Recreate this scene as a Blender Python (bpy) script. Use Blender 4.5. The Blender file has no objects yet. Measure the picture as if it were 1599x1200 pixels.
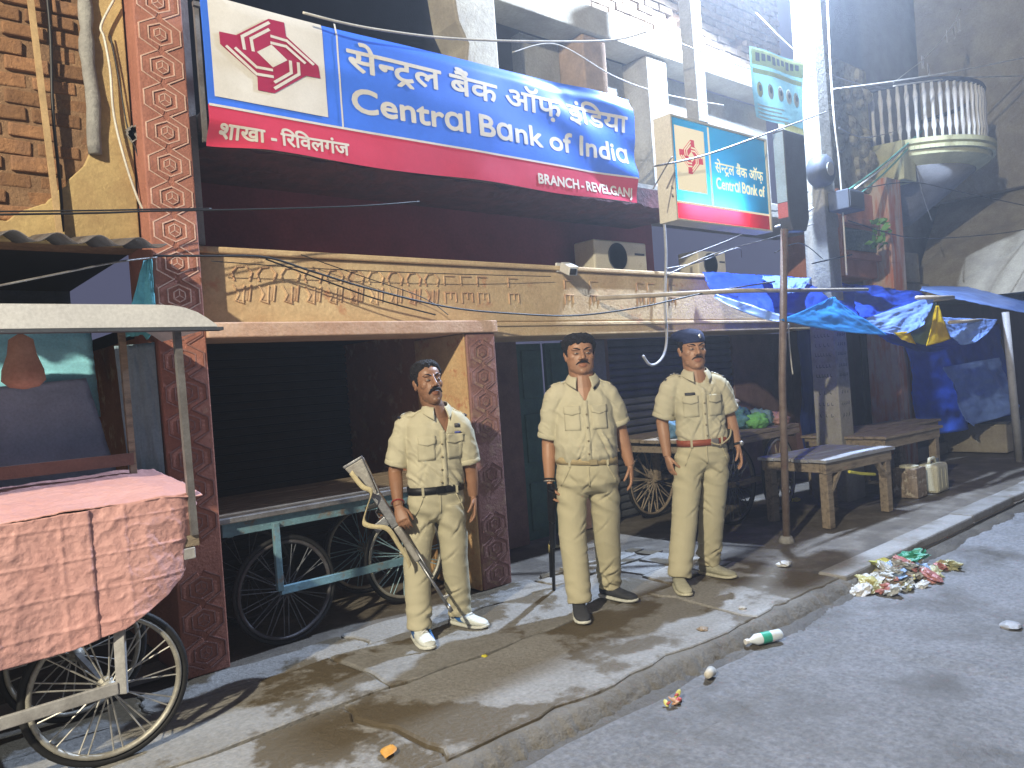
import bpy, bmesh, math, random
import numpy as np
from mathutils import Vector, Matrix, noise, Quaternion
from mathutils.bvhtree import BVHTree
R = math.radians
V = Vector
sc = bpy.context.scene
col = sc.collection
rng = random.Random(7)

# ------------------------------------------------------------------ camera
CAM_H = 1.5
AZ, PITCH, ROLL, FPX = R(49.5), R(-0.45), R(4.1), 1200.0
cF = V((math.cos(AZ) * math.cos(PITCH), math.sin(AZ) * math.cos(PITCH), math.sin(PITCH)))
_r0 = V((math.sin(AZ), -math.cos(AZ), 0)); _u0 = _r0.cross(cF)
cU = _u0 * math.cos(ROLL) + _r0 * math.sin(ROLL)
cR = _r0 * math.cos(ROLL) - _u0 * math.sin(ROLL)
cC = V((0, 0, CAM_H))
cam_data = bpy.data.cameras.new('camera'); cam = bpy.data.objects.new('camera', cam_data); col.objects.link(cam)
cam.matrix_world = Matrix(((cR.x, cU.x, -cF.x, 0), (cR.y, cU.y, -cF.y, 0), (cR.z, cU.z, -cF.z, CAM_H), (0, 0, 0, 1)))
cam_data.sensor_width = 36; cam_data.lens = FPX / 1599 * 36; cam_data.clip_start = 0.05; cam_data.clip_end = 600
sc.camera = cam

# ------------------------------------------------------------------ world: night sky
w = bpy.data.worlds.new('World'); sc.world = w; w.use_nodes = True
bg = w.node_tree.nodes['Background']
bg.inputs[0].default_value = (0.34, 0.36, 0.60, 1); bg.inputs[1].default_value = 0.15
sc.view_settings.view_transform = 'Standard'; sc.view_settings.look = 'None'; sc.view_settings.gamma = 1
sc.view_settings.exposure = 0.92
sc.cycles.use_denoising = True
sc.cycles.max_bounces = 6; sc.cycles.diffuse_bounces = 3; sc.cycles.glossy_bounces = 2; sc.cycles.transmission_bounces = 4
sc.cycles.volume_bounces = 0
sc.cycles.sample_clamp_indirect = 4.0

# ------------------------------------------------------------------ street lamps (the only lights of the place)
LAMP_WHITE = V((6.95, 3.80, 5.70))      # LED lamp on the concrete pole, just above the frame
LAMP_WARM = V((-4.6, -0.4, 6.0))        # lamp across the street, behind the camera
def lamp_light(name, loc, power, color, radius):
    l = bpy.data.lights.new(name, 'POINT'); l.energy = power; l.color = color; l.shadow_soft_size = radius
    o = bpy.data.objects.new(name, l); o.location = loc; col.objects.link(o); return o
lw = lamp_light('lamp_light', LAMP_WHITE, 2400, (0.66, 0.79, 1.0), 0.07)
lw.data = bpy.data.lights.new('lamp_light', 'SPOT'); lw.data.energy = 2100; lw.data.color = (0.58, 0.73, 1.0); lw.data.shadow_soft_size = 0.07
lw.data.spot_size = R(176); lw.data.spot_blend = 0.35; lw.rotation_euler = (R(-12), R(6), 0)     # luminaire throws its light downward
lamp_light('lamp_light', LAMP_WARM, 2900, (1.0, 0.91, 0.70), 0.09)

# ------------------------------------------------------------------ photo-plane helpers: a ray of the photograph met with a real plane
def ray(px, py):
    return (cF + cR * ((px - 799.5) / FPX) - cU * ((py - 600.0) / FPX)).normalized()
def PZ(px, py, z=0.0):
    d = ray(px, py); return cC + d * ((z - CAM_H) / d.z)
def PY(px, py, Y):
    d = ray(px, py); return cC + d * (Y / d.y)
def PX(px, py, X):
    d = ray(px, py); return cC + d * (X / d.x)
def PD(px, py, D):
    d = ray(px, py); return cC + d * (D / d.dot(cF))

# ------------------------------------------------------------------ materials
MATS = {}
def mat(name, c1, c2=None, rough=0.8, scale=6.0, bump=0.25, bscale=45.0, metal=0.0, contrast=0.5, spec=0.35,
        c3=None, scale3=2.0, thr3=0.62, wet=None, emit=None, estr=0.0, trans=0.0, stretch=None, fine=0.18, transluc=0.0, sharp3=0.05, coat=0.0, orand=0.0):
    if name in MATS: return MATS[name]
    m = bpy.data.materials.new(name); MATS[name] = m; m.use_nodes = True
    nt = m.node_tree; N = nt.nodes; L = nt.links
    b = N['Principled BSDF']; out = N['Material Output']
    tc = N.new('ShaderNodeTexCoord'); src = tc.outputs['Object']
    if stretch:
        mp = N.new('ShaderNodeMapping'); mp.inputs['Scale'].default_value = stretch; L.new(src, mp.inputs[0]); src = mp.outputs[0]
    if orand:
        oi = N.new('ShaderNodeObjectInfo'); va = N.new('ShaderNodeVectorMath'); va.operation = 'SCALE'; va.inputs[0].default_value = (37, 53, 71)
        L.new(oi.outputs['Random'], va.inputs['Scale']); vb = N.new('ShaderNodeVectorMath'); L.new(src, vb.inputs[0]); L.new(va.outputs[0], vb.inputs[1]); src = vb.outputs[0]
    def noise_n(s, det=6, ro=0.6):
        n = N.new('ShaderNodeTexNoise'); n.inputs['Scale'].default_value = s; n.inputs['Detail'].default_value = det
        n.inputs['Roughness'].default_value = ro; L.new(src, n.inputs['Vector']); return n
    def ramp(fac, lo, hi):
        r = N.new('ShaderNodeMapRange'); r.inputs['From Min'].default_value = lo; r.inputs['From Max'].default_value = hi
        L.new(fac, r.inputs['Value']); return r.outputs[0]
    def mix(fac, a, bb):
        x = N.new('ShaderNodeMix'); x.data_type = 'RGBA'; L.new(fac, x.inputs[0])
        for v, i in ((a, 6), (bb, 7)):
            if isinstance(v, tuple): x.inputs[i].default_value = (*v, 1)
            else: L.new(v, x.inputs[i])
        return x.outputs[2]
    if c2 is None: c2 = tuple(x * 0.72 for x in c1)
    n1 = noise_n(scale)
    c = mix(ramp(n1.outputs[0], 0.5 - contrast * 0.3, 0.5 + contrast * 0.3), c1, c2)
    nf = noise_n(bscale * 1.7, 3)
    if fine:
        mm = N.new('ShaderNodeMix'); mm.data_type = 'RGBA'; mm.blend_type = 'MULTIPLY'; mm.inputs[0].default_value = 1
        mr = N.new('ShaderNodeMapRange'); mr.inputs['From Min'].default_value = 0.25; mr.inputs['From Max'].default_value = 0.75
        mr.inputs['To Min'].default_value = 1 - fine; mr.inputs['To Max'].default_value = 1 + fine * 0.4
        L.new(nf.outputs[0], mr.inputs['Value']); L.new(c, mm.inputs[6]); L.new(mr.outputs[0], mm.inputs[7]); c = mm.outputs[2]
    if orand:
        mo = N.new('ShaderNodeMix'); mo.data_type = 'RGBA'; mo.blend_type = 'MULTIPLY'; mo.inputs[0].default_value = 1
        mq = N.new('ShaderNodeMapRange'); mq.inputs['To Min'].default_value = 1 - orand; mq.inputs['To Max'].default_value = 1 + orand * 0.6
        L.new(oi.outputs['Random'], mq.inputs['Value']); L.new(c, mo.inputs[6]); L.new(mq.outputs[0], mo.inputs[7]); c = mo.outputs[2]
    b.inputs['Roughness'].default_value = rough
    if c3 is not None:
        n3 = noise_n(scale3, 8, 0.65); f3 = ramp(n3.outputs[0], thr3 - sharp3, thr3 + sharp3)
        c = mix(f3, c, c3)
        if wet is not None:
            rr = N.new('ShaderNodeMapRange'); rr.inputs['To Min'].default_value = rough; rr.inputs['To Max'].default_value = wet
            L.new(f3, rr.inputs['Value']); L.new(rr.outputs[0], b.inputs['Roughness'])
    L.new(c, b.inputs['Base Color'])
    b.inputs['Metallic'].default_value = metal
    b.inputs['Specular IOR Level'].default_value = spec
    b.inputs['Coat Weight'].default_value = coat
    if trans: b.inputs['Transmission Weight'].default_value = trans
    if emit:
        b.inputs['Emission Color'].default_value = (*emit, 1); b.inputs['Emission Strength'].default_value = estr
    if bump:
        nb = noise_n(bscale, 6, 0.65); bp = N.new('ShaderNodeBump'); bp.inputs['Strength'].default_value = bump; bp.inputs['Distance'].default_value = 0.02
        L.new(nb.outputs[0], bp.inputs['Height']); L.new(bp.outputs[0], b.inputs['Normal'])
    if transluc:
        t = N.new('ShaderNodeBsdfTranslucent'); L.new(c, t.inputs[0])
        ms = N.new('ShaderNodeMixShader'); ms.inputs[0].default_value = transluc
        L.new(b.outputs[0], ms.inputs[1]); L.new(t.outputs[0], ms.inputs[2]); L.new(ms.outputs[0], out.inputs[0])
    return m

# ------------------------------------------------------------------ mesh builder
class MB:
    def __init__(s): s.v = []; s.f = []
    def add(s, vs, fs):
        k = len(s.v); s.v += [tuple(x) for x in vs]; s.f += [tuple(i + k for i in f) for f in fs]; return s
    def bx(s, x0, x1, y0, y1, z0, z1):
        return s.add([(x0,y0,z0),(x1,y0,z0),(x1,y1,z0),(x0,y1,z0),(x0,y0,z1),(x1,y0,z1),(x1,y1,z1),(x0,y1,z1)],
                     [(0,3,2,1),(4,5,6,7),(0,1,5,4),(1,2,6,5),(2,3,7,6),(3,0,4,7)])
    def obox(s, c, ax, ay, az):      # oriented box: centre and three half-axis vectors
        c = V(c); vs = []
        for k in (-1, 1):
            for i, j in ((-1,-1),(1,-1),(1,1),(-1,1)): vs.append(c + V(ax)*i + V(ay)*j + V(az)*k)
        return s.add(vs, [(0,3,2,1),(4,5,6,7),(0,1,5,4),(1,2,6,5),(2,3,7,6),(3,0,4,7)])
    def bar(s, a, b, w, h, up=(0,0,1)):
        a = V(a); b = V(b); d = b - a; L = d.length; d = d / L; u = V(up)
        sd = d.cross(u)
        if sd.length < 1e-3: sd = d.cross(V((1,0,0)))
        sd.normalize(); u = sd.cross(d)
        return s.obox((a+b)/2, d*(L/2), sd*(w/2), u*(h/2))
    def loft(s, rings, cap=True):
        n = len(rings[0]); vs = [p for r in rings for p in r]; fs = []
        for k in range(len(rings)-1):
            for i in range(n):
                j = (i+1) % n; fs.append((k*n+i, k*n+j, (k+1)*n+j, (k+1)*n+i))
        if cap:
            fs.append(tuple(range(n-1,-1,-1))); fs.append(tuple((len(rings)-1)*n+i for i in range(n)))
        return s.add(vs, fs)
    def tube(s, pts, r, n=8, cap=True, rnd=False):
        pts = [V(p) for p in pts]; m = len(pts)
        rr = r if isinstance(r, (list, tuple)) else [r]*m
        rr = list(rr)
        if rnd:
            d0 = (pts[0]-pts[1]).normalized(); d1 = (pts[-1]-pts[-2]).normalized()
            pts = [pts[0]+d0*rr[0]*.85, pts[0]+d0*rr[0]*.5] + pts + [pts[-1]+d1*rr[-1]*.5, pts[-1]+d1*rr[-1]*.85]
            rr = [rr[0]*.45, rr[0]*.85] + rr + [rr[-1]*.85, rr[-1]*.45]; m = len(pts)
        rings = []; prev = None
        for k in range(m):
            t = (pts[min(k+1,m-1)] - pts[max(k-1,0)]).normalized()
            if prev is None:
                a = t.orthogonal().normalized()
            else:
                a = prev - t * prev.dot(t)
                a = a.normalized() if a.length > 1e-6 else t.orthogonal().normalized()
            prev = a; b = t.cross(a)
            rings.append([pts[k] + (a*math.cos(2*math.pi*i/n) + b*math.sin(2*math.pi*i/n))*rr[k] for i in range(n)])
        return s.loft(rings, cap)
    def ball(s, c, rx, ry=None, rz=None, nu=12, nv=8, M=None):
        ry = rx if ry is None else ry; rz = rx if rz is None else rz; c = V(c); vs = []; fs = []
        M = M or Matrix.Identity(3)
        for j in range(1, nv):
            t = math.pi*j/nv
            for i in range(nu):
                p = 2*math.pi*i/nu
                vs.append(c + M @ V((rx*math.sin(t)*math.cos(p), ry*math.sin(t)*math.sin(p), rz*math.cos(t))))
        vs.append(c + M @ V((0,0,rz))); vs.append(c + M @ V((0,0,-rz)))
        for j in range(nv-2):
            for i in range(nu):
                k = (i+1) % nu; fs.append((j*nu+i, (j+1)*nu+i, (j+1)*nu+k, j*nu+k))
        T = len(vs)-2
        for i in range(nu):
            k = (i+1) % nu; fs.append((T, i, k)); fs.append((T+1, (nv-2)*nu+k, (nv-2)*nu+i))
        return s.add(vs, fs)
    def lathe(s, c, prof, n=20, axis='Z', cap=True):
        c = V(c); rings = []
        for r, h in prof:
            ring = []
            for i in range(n):
                a = 2*math.pi*i/n; x, y = r*math.cos(a), r*math.sin(a)
                ring.append(c + (V((x,y,h)) if axis == 'Z' else V((x,h,y)) if axis == 'Y' else V((h,x,y))))
            rings.append(ring)
        return s.loft(rings, cap)
    def prism(s, poly, o, ax, ay, n, th):   # 2-D outline in the plane (o; ax, ay), extruded along n by th
        o, ax, ay, n = V(o), V(ax), V(ay), V(n); k = len(poly)
        vs = [o + ax*p[0] + ay*p[1] for p in poly] + [o + ax*p[0] + ay*p[1] + n*th for p in poly]
        fs = [tuple(range(k)), tuple(range(2*k-1, k-1, -1))] + [(i, i+k, (i+1)%k+k, (i+1)%k) for i in range(k)]
        return s.add(vs, fs)
    def grid(s, fn, nu, nv):
        vs = [fn(i/nu, j/nv) for j in range(nv+1) for i in range(nu+1)]
        fs = [(j*(nu+1)+i, j*(nu+1)+i+1, (j+1)*(nu+1)+i+1, (j+1)*(nu+1)+i) for j in range(nv) for i in range(nu)]
        return s.add(vs, fs)
    def mesh(s, name='mesh'):
        me = bpy.data.meshes.new(name); me.from_pydata(s.v, [], s.f); me.update()
        bm = bmesh.new(); bm.from_mesh(me); bmesh.ops.recalc_face_normals(bm, faces=bm.faces); bm.to_mesh(me); bm.free(); return me
    def build(s, name, m, parent=None, smooth=False, bevel=0.0, solid=0.0, local=None):
        if local is not None: s.v = [(x-local[0], y-local[1], z-local[2]) for x, y, z in s.v]
        return link(name, s.mesh(name), m, parent, smooth, bevel, solid)
def link(name, me, m, parent=None, smooth=False, bevel=0.0, solid=0.0):
    if m is not None and not me.materials: me.materials.append(m)
    if smooth: me.polygons.foreach_set('use_smooth', [True]*len(me.polygons))
    o = bpy.data.objects.new(name, me); col.objects.link(o)
    if parent: o.parent = parent
    if bevel:
        b = o.modifiers.new('b', 'BEVEL'); b.width = bevel; b.segments = 2; b.limit_method = 'ANGLE'
    if solid:
        b = o.modifiers.new('s', 'SOLIDIFY'); b.thickness = solid; b.offset = -1
    return o
def inst(o, loc=(0,0,0), rot=(0,0,0), parent=None, scale=(1,1,1)):
    c = o.copy(); col.objects.link(c); c.location = loc; c.rotation_euler = rot; c.scale = scale
    c.parent = parent if parent else o.parent; return c
def tag(o, label, cat, group=None, kind=None):
    o['label'] = label; o['category'] = cat
    if group: o['group'] = group
    if kind: o['kind'] = kind
    return o
def struct(o): o['kind'] = 'structure'; return o
def empty(name, loc=(0,0,0), label=None, cat=None, group=None, rz=0):
    o = bpy.data.objects.new(name, None); o.empty_display_size = 0.1; col.objects.link(o); o.location = loc; o.rotation_euler = (0,0,rz)
    if label: tag(o, label, cat, group)
    return o
def nz(x, y, z=0): return noise.noise((x, y, z))
def fbm(x, y, z=0): return noise.fractal((x, y, z), 0.8, 2.0, 5)
def bake(mb, voxel, smooth=4, fac=0.5):
    me = mb.mesh('tmp'); o = bpy.data.objects.new('tmp', me); col.objects.link(o)
    r = o.modifiers.new('r', 'REMESH'); r.mode = 'VOXEL'; r.voxel_size = voxel; r.use_smooth_shade = True
    if smooth:
        q = o.modifiers.new('q', 'SMOOTH'); q.factor = fac; q.iterations = smooth
    dg = bpy.context.evaluated_depsgraph_get()
    out = bpy.data.meshes.new_from_object(o.evaluated_get(dg)); bpy.data.objects.remove(o); bpy.data.meshes.remove(me); return out
def displace(me, fn):
    n = len(me.vertices); co = np.empty(n*3); no = np.empty(n*3)
    me.vertices.foreach_get('co', co); me.vertices.foreach_get('normal', no)
    co = co.reshape(-1,3); no = no.reshape(-1,3)
    for i in range(n): co[i] += no[i]*fn(co[i])
    me.vertices.foreach_set('co', co.ravel()); me.update()

# palette
M_CREAM = mat('cream_plaster', (0.66,0.50,0.29), (0.52,0.36,0.20), 0.85, 3.5, 0.35, 30, c3=(0.48,0.24,0.13), scale3=5, thr3=0.66)
M_REDP = mat('red_oxide_paint', (0.36,0.15,0.105), (0.29,0.115,0.08), 0.75, 7, 0.35, 40, c3=(0.42,0.25,0.17), scale3=9, thr3=0.68)
M_GROOVE = mat('pale_mortar_line', (0.62,0.42,0.34), (0.50,0.30,0.23), 0.85, 9, 0.2, 60)
M_MAROON = mat('maroon_paint', (0.27,0.06,0.085), (0.20,0.045,0.065), 0.7, 3, 0.25, 25)
M_BROWNR = mat('brown_reveal_plaster', (0.42,0.19,0.10), (0.33,0.13,0.07), 0.85, 4, 0.3, 30, c3=(0.56,0.40,0.24), scale3=6, thr3=0.6)
M_PLAST = mat('ochre_plaster', (0.47,0.34,0.155), (0.35,0.245,0.115), 0.9, 3, 0.35, 25, c3=(0.30,0.19,0.09), scale3=3.2, thr3=0.62, sharp3=0.12)
M_BRICK = mat('old_brick', (0.30,0.155,0.075), (0.21,0.105,0.052), 0.9, 14, 0.6, 40, orand=0.35, c3=(0.22,0.12,0.07), scale3=7, thr3=0.6, sharp3=0.12)
M_MORTAR = mat('crumbling_mortar', (0.26,0.155,0.085), (0.18,0.105,0.06), 0.95, 8, 0.7, 30)
M_CEM = mat('grey_cement', (0.30,0.29,0.27), (0.22,0.21,0.20), 0.9, 8, 0.6, 35)
M_CONC = mat('weathered_concrete', (0.31,0.295,0.26), (0.24,0.225,0.20), 0.9, 4, 0.4, 28, c3=(0.20,0.19,0.17), scale3=3, thr3=0.63, sharp3=0.1)
M_CONCY = mat('yellowed_concrete', (0.36,0.32,0.24), (0.27,0.235,0.18), 0.9, 3, 0.4, 22, c3=(0.22,0.19,0.15), scale3=2.2, thr3=0.6, sharp3=0.12)
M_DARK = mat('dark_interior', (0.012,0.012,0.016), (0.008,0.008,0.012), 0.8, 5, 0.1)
M_BLACK = mat('black_rubber', (0.015,0.015,0.016), None, 0.6, 8, 0.1)
M_WIREB = mat('black_cable', (0.02,0.02,0.022), None, 0.5, 8, 0.0)
M_WIREW = mat('pale_cable', (0.60,0.57,0.50), None, 0.5, 8, 0.0)
M_STEEL = mat('dull_steel', (0.30,0.29,0.28), (0.20,0.18,0.17), 0.5, 12, 0.15, 60, metal=0.6)
M_RUSTP = mat('rusty_pipe', (0.22,0.17,0.14), (0.15,0.10,0.08), 0.65, 14, 0.2, 60, metal=0.3)
M_WOOD = mat('grey_old_wood', (0.30,0.24,0.17), (0.20,0.155,0.11), 0.85, 5, 0.35, 30, stretch=(1,6,6), c3=(0.13,0.10,0.075), scale3=5, thr3=0.6)
M_WHITE = mat('off_white_paint', (0.72,0.70,0.66), (0.62,0.60,0.56), 0.5, 3, 0.05)
M_BLUEP = mat('blue_frame_paint', (0.16,0.30,0.36), (0.12,0.20,0.24), 0.6, 10, 0.2, 50, c3=(0.17,0.13,0.10), scale3=9, thr3=0.62)
# ================================================================== GROUND
M_ROAD = mat('dusty_road', (0.225,0.226,0.235), (0.155,0.153,0.152), 0.72, 2.4, 1.0, 24, c3=(0.085,0.078,0.068), scale3=1.1, thr3=0.585, sharp3=0.07, wet=0.45, spec=0.4, fine=.45, contrast=.9)
M_SLAB = mat('pavement_concrete', (0.30,0.29,0.27), (0.22,0.205,0.18), 0.8, 3.0, 0.6, 30, contrast=.8, fine=.3, c3=(0.105,0.083,0.052), scale3=1.3, thr3=0.52, sharp3=0.022, wet=0.5, orand=0.12)
M_DIRT = mat('wet_dirt', (0.13,0.11,0.085), (0.085,0.072,0.058), 0.7, 3.5, 0.6, 22, c3=(0.20,0.18,0.15), scale3=2.5, thr3=0.6, sharp3=0.1)
M_MUD = mat('gutter_mud', (0.10,0.088,0.07), (0.065,0.056,0.045), 0.55, 6, 0.7, 30)
def ss_(a, b, x): t = max(0, min(1, (x-a)/(b-a))); return t*t*(3-2*t)
def gx(lo, hi, dense_lo, dense_hi, fine, coarse):
    xs = []; x = lo
    while x < hi:
        xs.append(x); x += fine if dense_lo <= x < dense_hi else coarse
    xs.append(hi); return xs
def sheet(name, xs, ys, zf, m):
    mb = MB(); nx = len(xs)
    vs = [(x, y, zf(x, y)) for y in ys for x in xs]
    fs = [(j*nx+i, j*nx+i+1, (j+1)*nx+i+1, (j+1)*nx+i) for j in range(len(ys)-1) for i in range(nx-1)]
    mb.add(vs, fs); return struct(mb.build(name, m, smooth=True))
sheet('road', gx(-40, 120, .8, 9, 0.018, 4), gx(-40, 2.56, .6, 2.56, 0.018, 3),
      lambda x, y: -0.095 + 0.010*fbm(x*0.9, y*0.9) + 0.007*fbm(x*5, y*5) + (0.3+0.9*ss_(-.25,.35,nz(x*1.3,y*1.3,8)))*(0.006*fbm(x*15, y*15, 3) + 0.005*max(0,1-abs(nz(x*22,y*22,5))*2.5)), M_ROAD)
pave = sheet('pavement', gx(-8, 90, -1, 11, 0.07, 3), gx(2.52, 16, 2.5, 5, 0.07, 2),
      lambda x, y: -0.016 + 0.006*fbm(x*2.5, y*2.5) + 0.004*fbm(x*9, y*9) - (0.03 if y < 2.55 else 0), M_DIRT)
# gutter silt along the kerb foot
mb = MB()
def gut(u, v):
    x = 1.2 + u*24; wdt = 0.16 + 0.08*nz(x*1.1, 5) + 0.03*nz(x*3, 9)
    return V((x, 2.54 - v*wdt, -0.066 - v*v*0.042 + 0.006*nz(x*6, v*3)))
mb.grid(gut, 600, 8); struct(mb.build('gutter', M_MUD, smooth=True))
# chipped kerb edge between pavement and gutter
mb = MB()
def kerbf(u, v):
    x = -2 + u*7.1; ch = .02*fbm(x*6, 3) + .012*nz(x*17, 4)
    y = np.interp(v, [0,.35,.6,1], [2.60,2.515,2.475,2.435]) + ch*(v > .2) ; z = np.interp(v, [0,.35,.6,1], [-.004,-.010,-.052,-.115])
    return V((x, y + .008*nz(x*25, v*9), z + .006*nz(x*13, v*7, 2)))
mb.grid(kerbf, 420, 10); struct(mb.build('kerb', mat('dirty_kerb', (.20,.185,.16), (.11,.098,.08), .85, 5, .8, 30, contrast=.9), smooth=True))
# broken pavement slabs, each its own piece
def slab(poly, z, th=0.04):
    cx = sum(p[0] for p in poly)/len(poly); cy = sum(p[1] for p in poly)/len(poly)
    poly = [(cx + (x-cx)*(1-0.005/max(0.05, math.hypot(x-cx, y-cy))), cy + (y-cy)*(1-0.005/max(0.05, math.hypot(x-cx, y-cy)))) for x, y in poly]
    tx, ty = rng.uniform(-.008,.008), rng.uniform(-.008,.008)
    mb = MB(); k = len(poly)
    ins = [(cx + (x-cx)*0.985, cy + (y-cy)*0.985) for x, y in poly]
    top = [(x-cx, y-cy, z + tx*(x-cx) + ty*(y-cy)) for x, y in ins]
    mid = [(x-cx, y-cy, z - 0.006 + tx*(x-cx) + ty*(y-cy)) for x, y in poly]
    bot = [(x-cx, y-cy, z - th) for x, y in poly]
    mb.add(top+mid+bot, [tuple(range(k))] + [(i, (i+1)%k, k+(i+1)%k, k+i) for i in range(k)] + [(k+i, k+(i+1)%k, 2*k+(i+1)%k, 2*k+i) for i in range(k)])
    o = mb.build('paving_slab', M_SLAB, pave); o.location = (cx, cy, 0); return o
def jag(a, b, n, amp):
    out = []
    for i in range(n):
        t = i/n; x = a[0]+(b[0]-a[0])*t; y = a[1]+(b[1]-a[1])*t
        if i: x, y = x + amp*(nz(x*4, y*4, 1) + .4*nz(x*17, y*17, 1)), y + amp*(nz(x*4, y*4, 2) + .4*nz(x*17, y*17, 2))
        out.append((x, y))
    return out
rows = [2.55, 3.37, 4.03, 4.34]
for r in range(3):
    x = -1.0 + rng.uniform(-.3, 0)
    while x < 4.9:
        big = r == 0 or x < 3.1
        wd = rng.uniform(1.1, 2.3) if big else rng.uniform(.24, .42)
        x1 = min(x + wd, 4.95)
        if x1 - x < 0.12: break
        y0, y1 = rows[r], rows[r+1]
        if big:
            j = [rng.uniform(-.05,.05) for _ in range(4)]
            e0 = 0.05*nz(x*1.7, r*3.1); e1 = 0.05*nz(x1*1.7, r*3.1); t0 = 0.05*nz(x*1.7, (r+1)*3.1); t1 = 0.05*nz(x1*1.7, (r+1)*3.1)
            A, B, C_, D_ = (x, y0+e0*(r>0)), (x1, y0+e1*(r>0)), (x1+.05*nz(x1,r), y1+t1*(r<2)), (x+.05*nz(x,r), y1+t0*(r<2))
            slab(jag(A,B,14,.05)+jag(B,C_,8,.07)+jag(C_,D_,14,.05)+jag(D_,A,8,.07), rng.uniform(-.002,.006))
        else:
            ym = (y0+y1)/2 + rng.uniform(-.07,.07); xo = rng.uniform(-.08,.08)
            for a, b, s in ((y0, ym, 0), (ym, y1, 1)):
                q = [(x+rng.uniform(-.03,.03)+xo*s, a+rng.uniform(-.03,.03)), (x1+rng.uniform(-.05,.02)+xo*s, a+rng.uniform(-.03,.03)),
                     (x1+rng.uniform(-.05,.02)+xo*s, (a+b)/2+rng.uniform(-.04,.04)), (x1-.05+rng.uniform(-.06,.02)+xo*s, b+rng.uniform(-.03,.02)), (x+rng.uniform(-.02,.05)+xo*s, b+rng.uniform(-.03,.02))]
                slab(q, rng.uniform(-.004,.008))
        x = x1
# kerb stones: pale strip further along the street
M_KERB = mat('kerb_concrete', (0.28,0.27,0.255), (0.20,0.19,0.175), 0.85, 4, 0.6, 30, orand=0.2, contrast=.8, c3=(.12,.105,.08), scale3=2.2, thr3=.57, sharp3=.1)
x = 4.95
while x < 26:
    x1 = x + rng.uniform(.8, 1.3)
    o = MB().bx(-(x1-x)/2+.006, (x1-x)/2-.006, -.10, .10, -.16, .02).build('kerb_stone', M_KERB, pave, bevel=.015)
    o.location = ((x+x1)/2, 2.62 + 0.02*(x-5)/4 + rng.uniform(-.008,.008), rng.uniform(-.006,.006)); x = x1
# raised concrete plinths of the far stalls
struct(MB().bx(8.9, 13.5, 4.35, 6.0, -.05, .16).build('stall_plinth', M_CONC, bevel=.02))

# ================================================================== LEFT BUILDING (ochre plaster over brick)
lb = empty('plastered_building', (0,0,0), 'ochre plastered building with a patch of bare brick at far left', 'building')
MB().bx(-6, 1.24, 4.535, 4.75, 2.36, 7).build('wall', M_MORTAR, lb)
poly = [(1.238,2.36),(1.238,7),(1.07,7),(1.06,4.6),(1.05,3.9),(1.03,3.3),(1.045,2.95),(0.99,2.78),(0.90,2.66),(0.80,2.56),(0.70,2.52),(0.60,2.46),(0.40,2.44),(-6,2.46),(-6,2.36)]
pp = []
for i in range(len(poly)):
    a, b = poly[i], poly[(i+1) % len(poly)]
    pp += jag(a, b, 6, 0.02) if 2 <= i <= 11 else [a]
MB().prism(pp, (0,4.495,0), (1,0,0), (0,0,1), (0,1,0), 0.045).build('plaster_coat', M_PLAST, lb, bevel=.006)
MB().bx(-6, 1.238, 4.50, 4.75, 0, .02).build('threshold', M_CONC, lb)
bk = MB().bx(-.108, .108, -.04, .04, -.036, .036).mesh('brick'); bk.materials.append(M_BRICK)
for r in range(26):
    z = 2.42 + r*.085; x = 0.30 + (r % 2)*.117
    while x < 1.03:
        lim = np.interp(x, [.3,.6,.7,.8,.9,.99,1.04], [2.44,2.47,2.53,2.57,2.67,2.79,2.96])
        if z > lim:
            o = link('brick', bk, None, lb, bevel=.008); o.location = (x, 4.566 + rng.uniform(-.016,.010), z); o.rotation_euler = (rng.uniform(-.05,.05), rng.uniform(-.03,.03), rng.uniform(-.04,.04))
            o.scale = (rng.uniform(.86,1.04), 1, rng.uniform(.86,1.1))
        x += .234
mb = MB(); pts = [(1.045 + .012*nz(z*4, 2), 4.475 + .01*nz(z*5, 7), z) for z in np.arange(2.84, 6, .06)]
mb.tube(pts, [.036 + .012*nz(p[2]*11, 3) for p in pts], 10); mb.build('cement_downpipe', M_CEM, lb, smooth=True)
# conduit batten with black cable
p0, p1 = PY(45, -20, 4.44), PY(93, 366, 4.44)
MB().bar(p0 + (p0-p1)*.5, p1, .028, .02, (0,1,0)).build('wooden_batten', mat('batten_wood', (.48,.33,.17), None, .8, 8, .2), lb)
q0, q1 = PY(72, -20, 4.46), PY(97, 362, 4.46)
mb = MB().tube([q0 + (q1-q0)*t + V((.006*math.sin(t*9),0,0)) for t in np.linspace(-.3,1,20)], .008, 6)
tag(mb.build('cable', M_WIREB, smooth=True), 'black cable running down the bare brick beside the wooden batten', 'cable', 'cables on the ochre wall')
ctl = [PY(*p, 4.45) for p in ((178,0),(158,40),(163,60),(172,110),(178,180),(195,250),(215,310),(232,345),(236,378))]
def smooth_path(p, n):
    p = [V(q) for q in p]; out = []
    for i in range(len(p)-1):
        a = p[max(i-1,0)]; b = p[i]; c = p[i+1]; d = p[min(i+2,len(p)-1)]
        for k in range(n):
            t = k/n; out.append(0.5*((2*b) + (c-a)*t + (2*a-5*b+4*c-d)*t*t + (3*b-a-3*c+d)*t**3))
    out.append(p[-1]); return out
tag(MB().tube(smooth_path(ctl, 5), .007, 6).build('cable', M_WIREW, smooth=True), 'pale loose cable hooked on a nail in the ochre wall', 'cable', 'cables on the ochre wall')
ctl = [PY(*p, 4.47) for p in ((172,55),(185,120),(197,190),(205,215),(220,260),(230,330),(240,372))]
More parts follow.
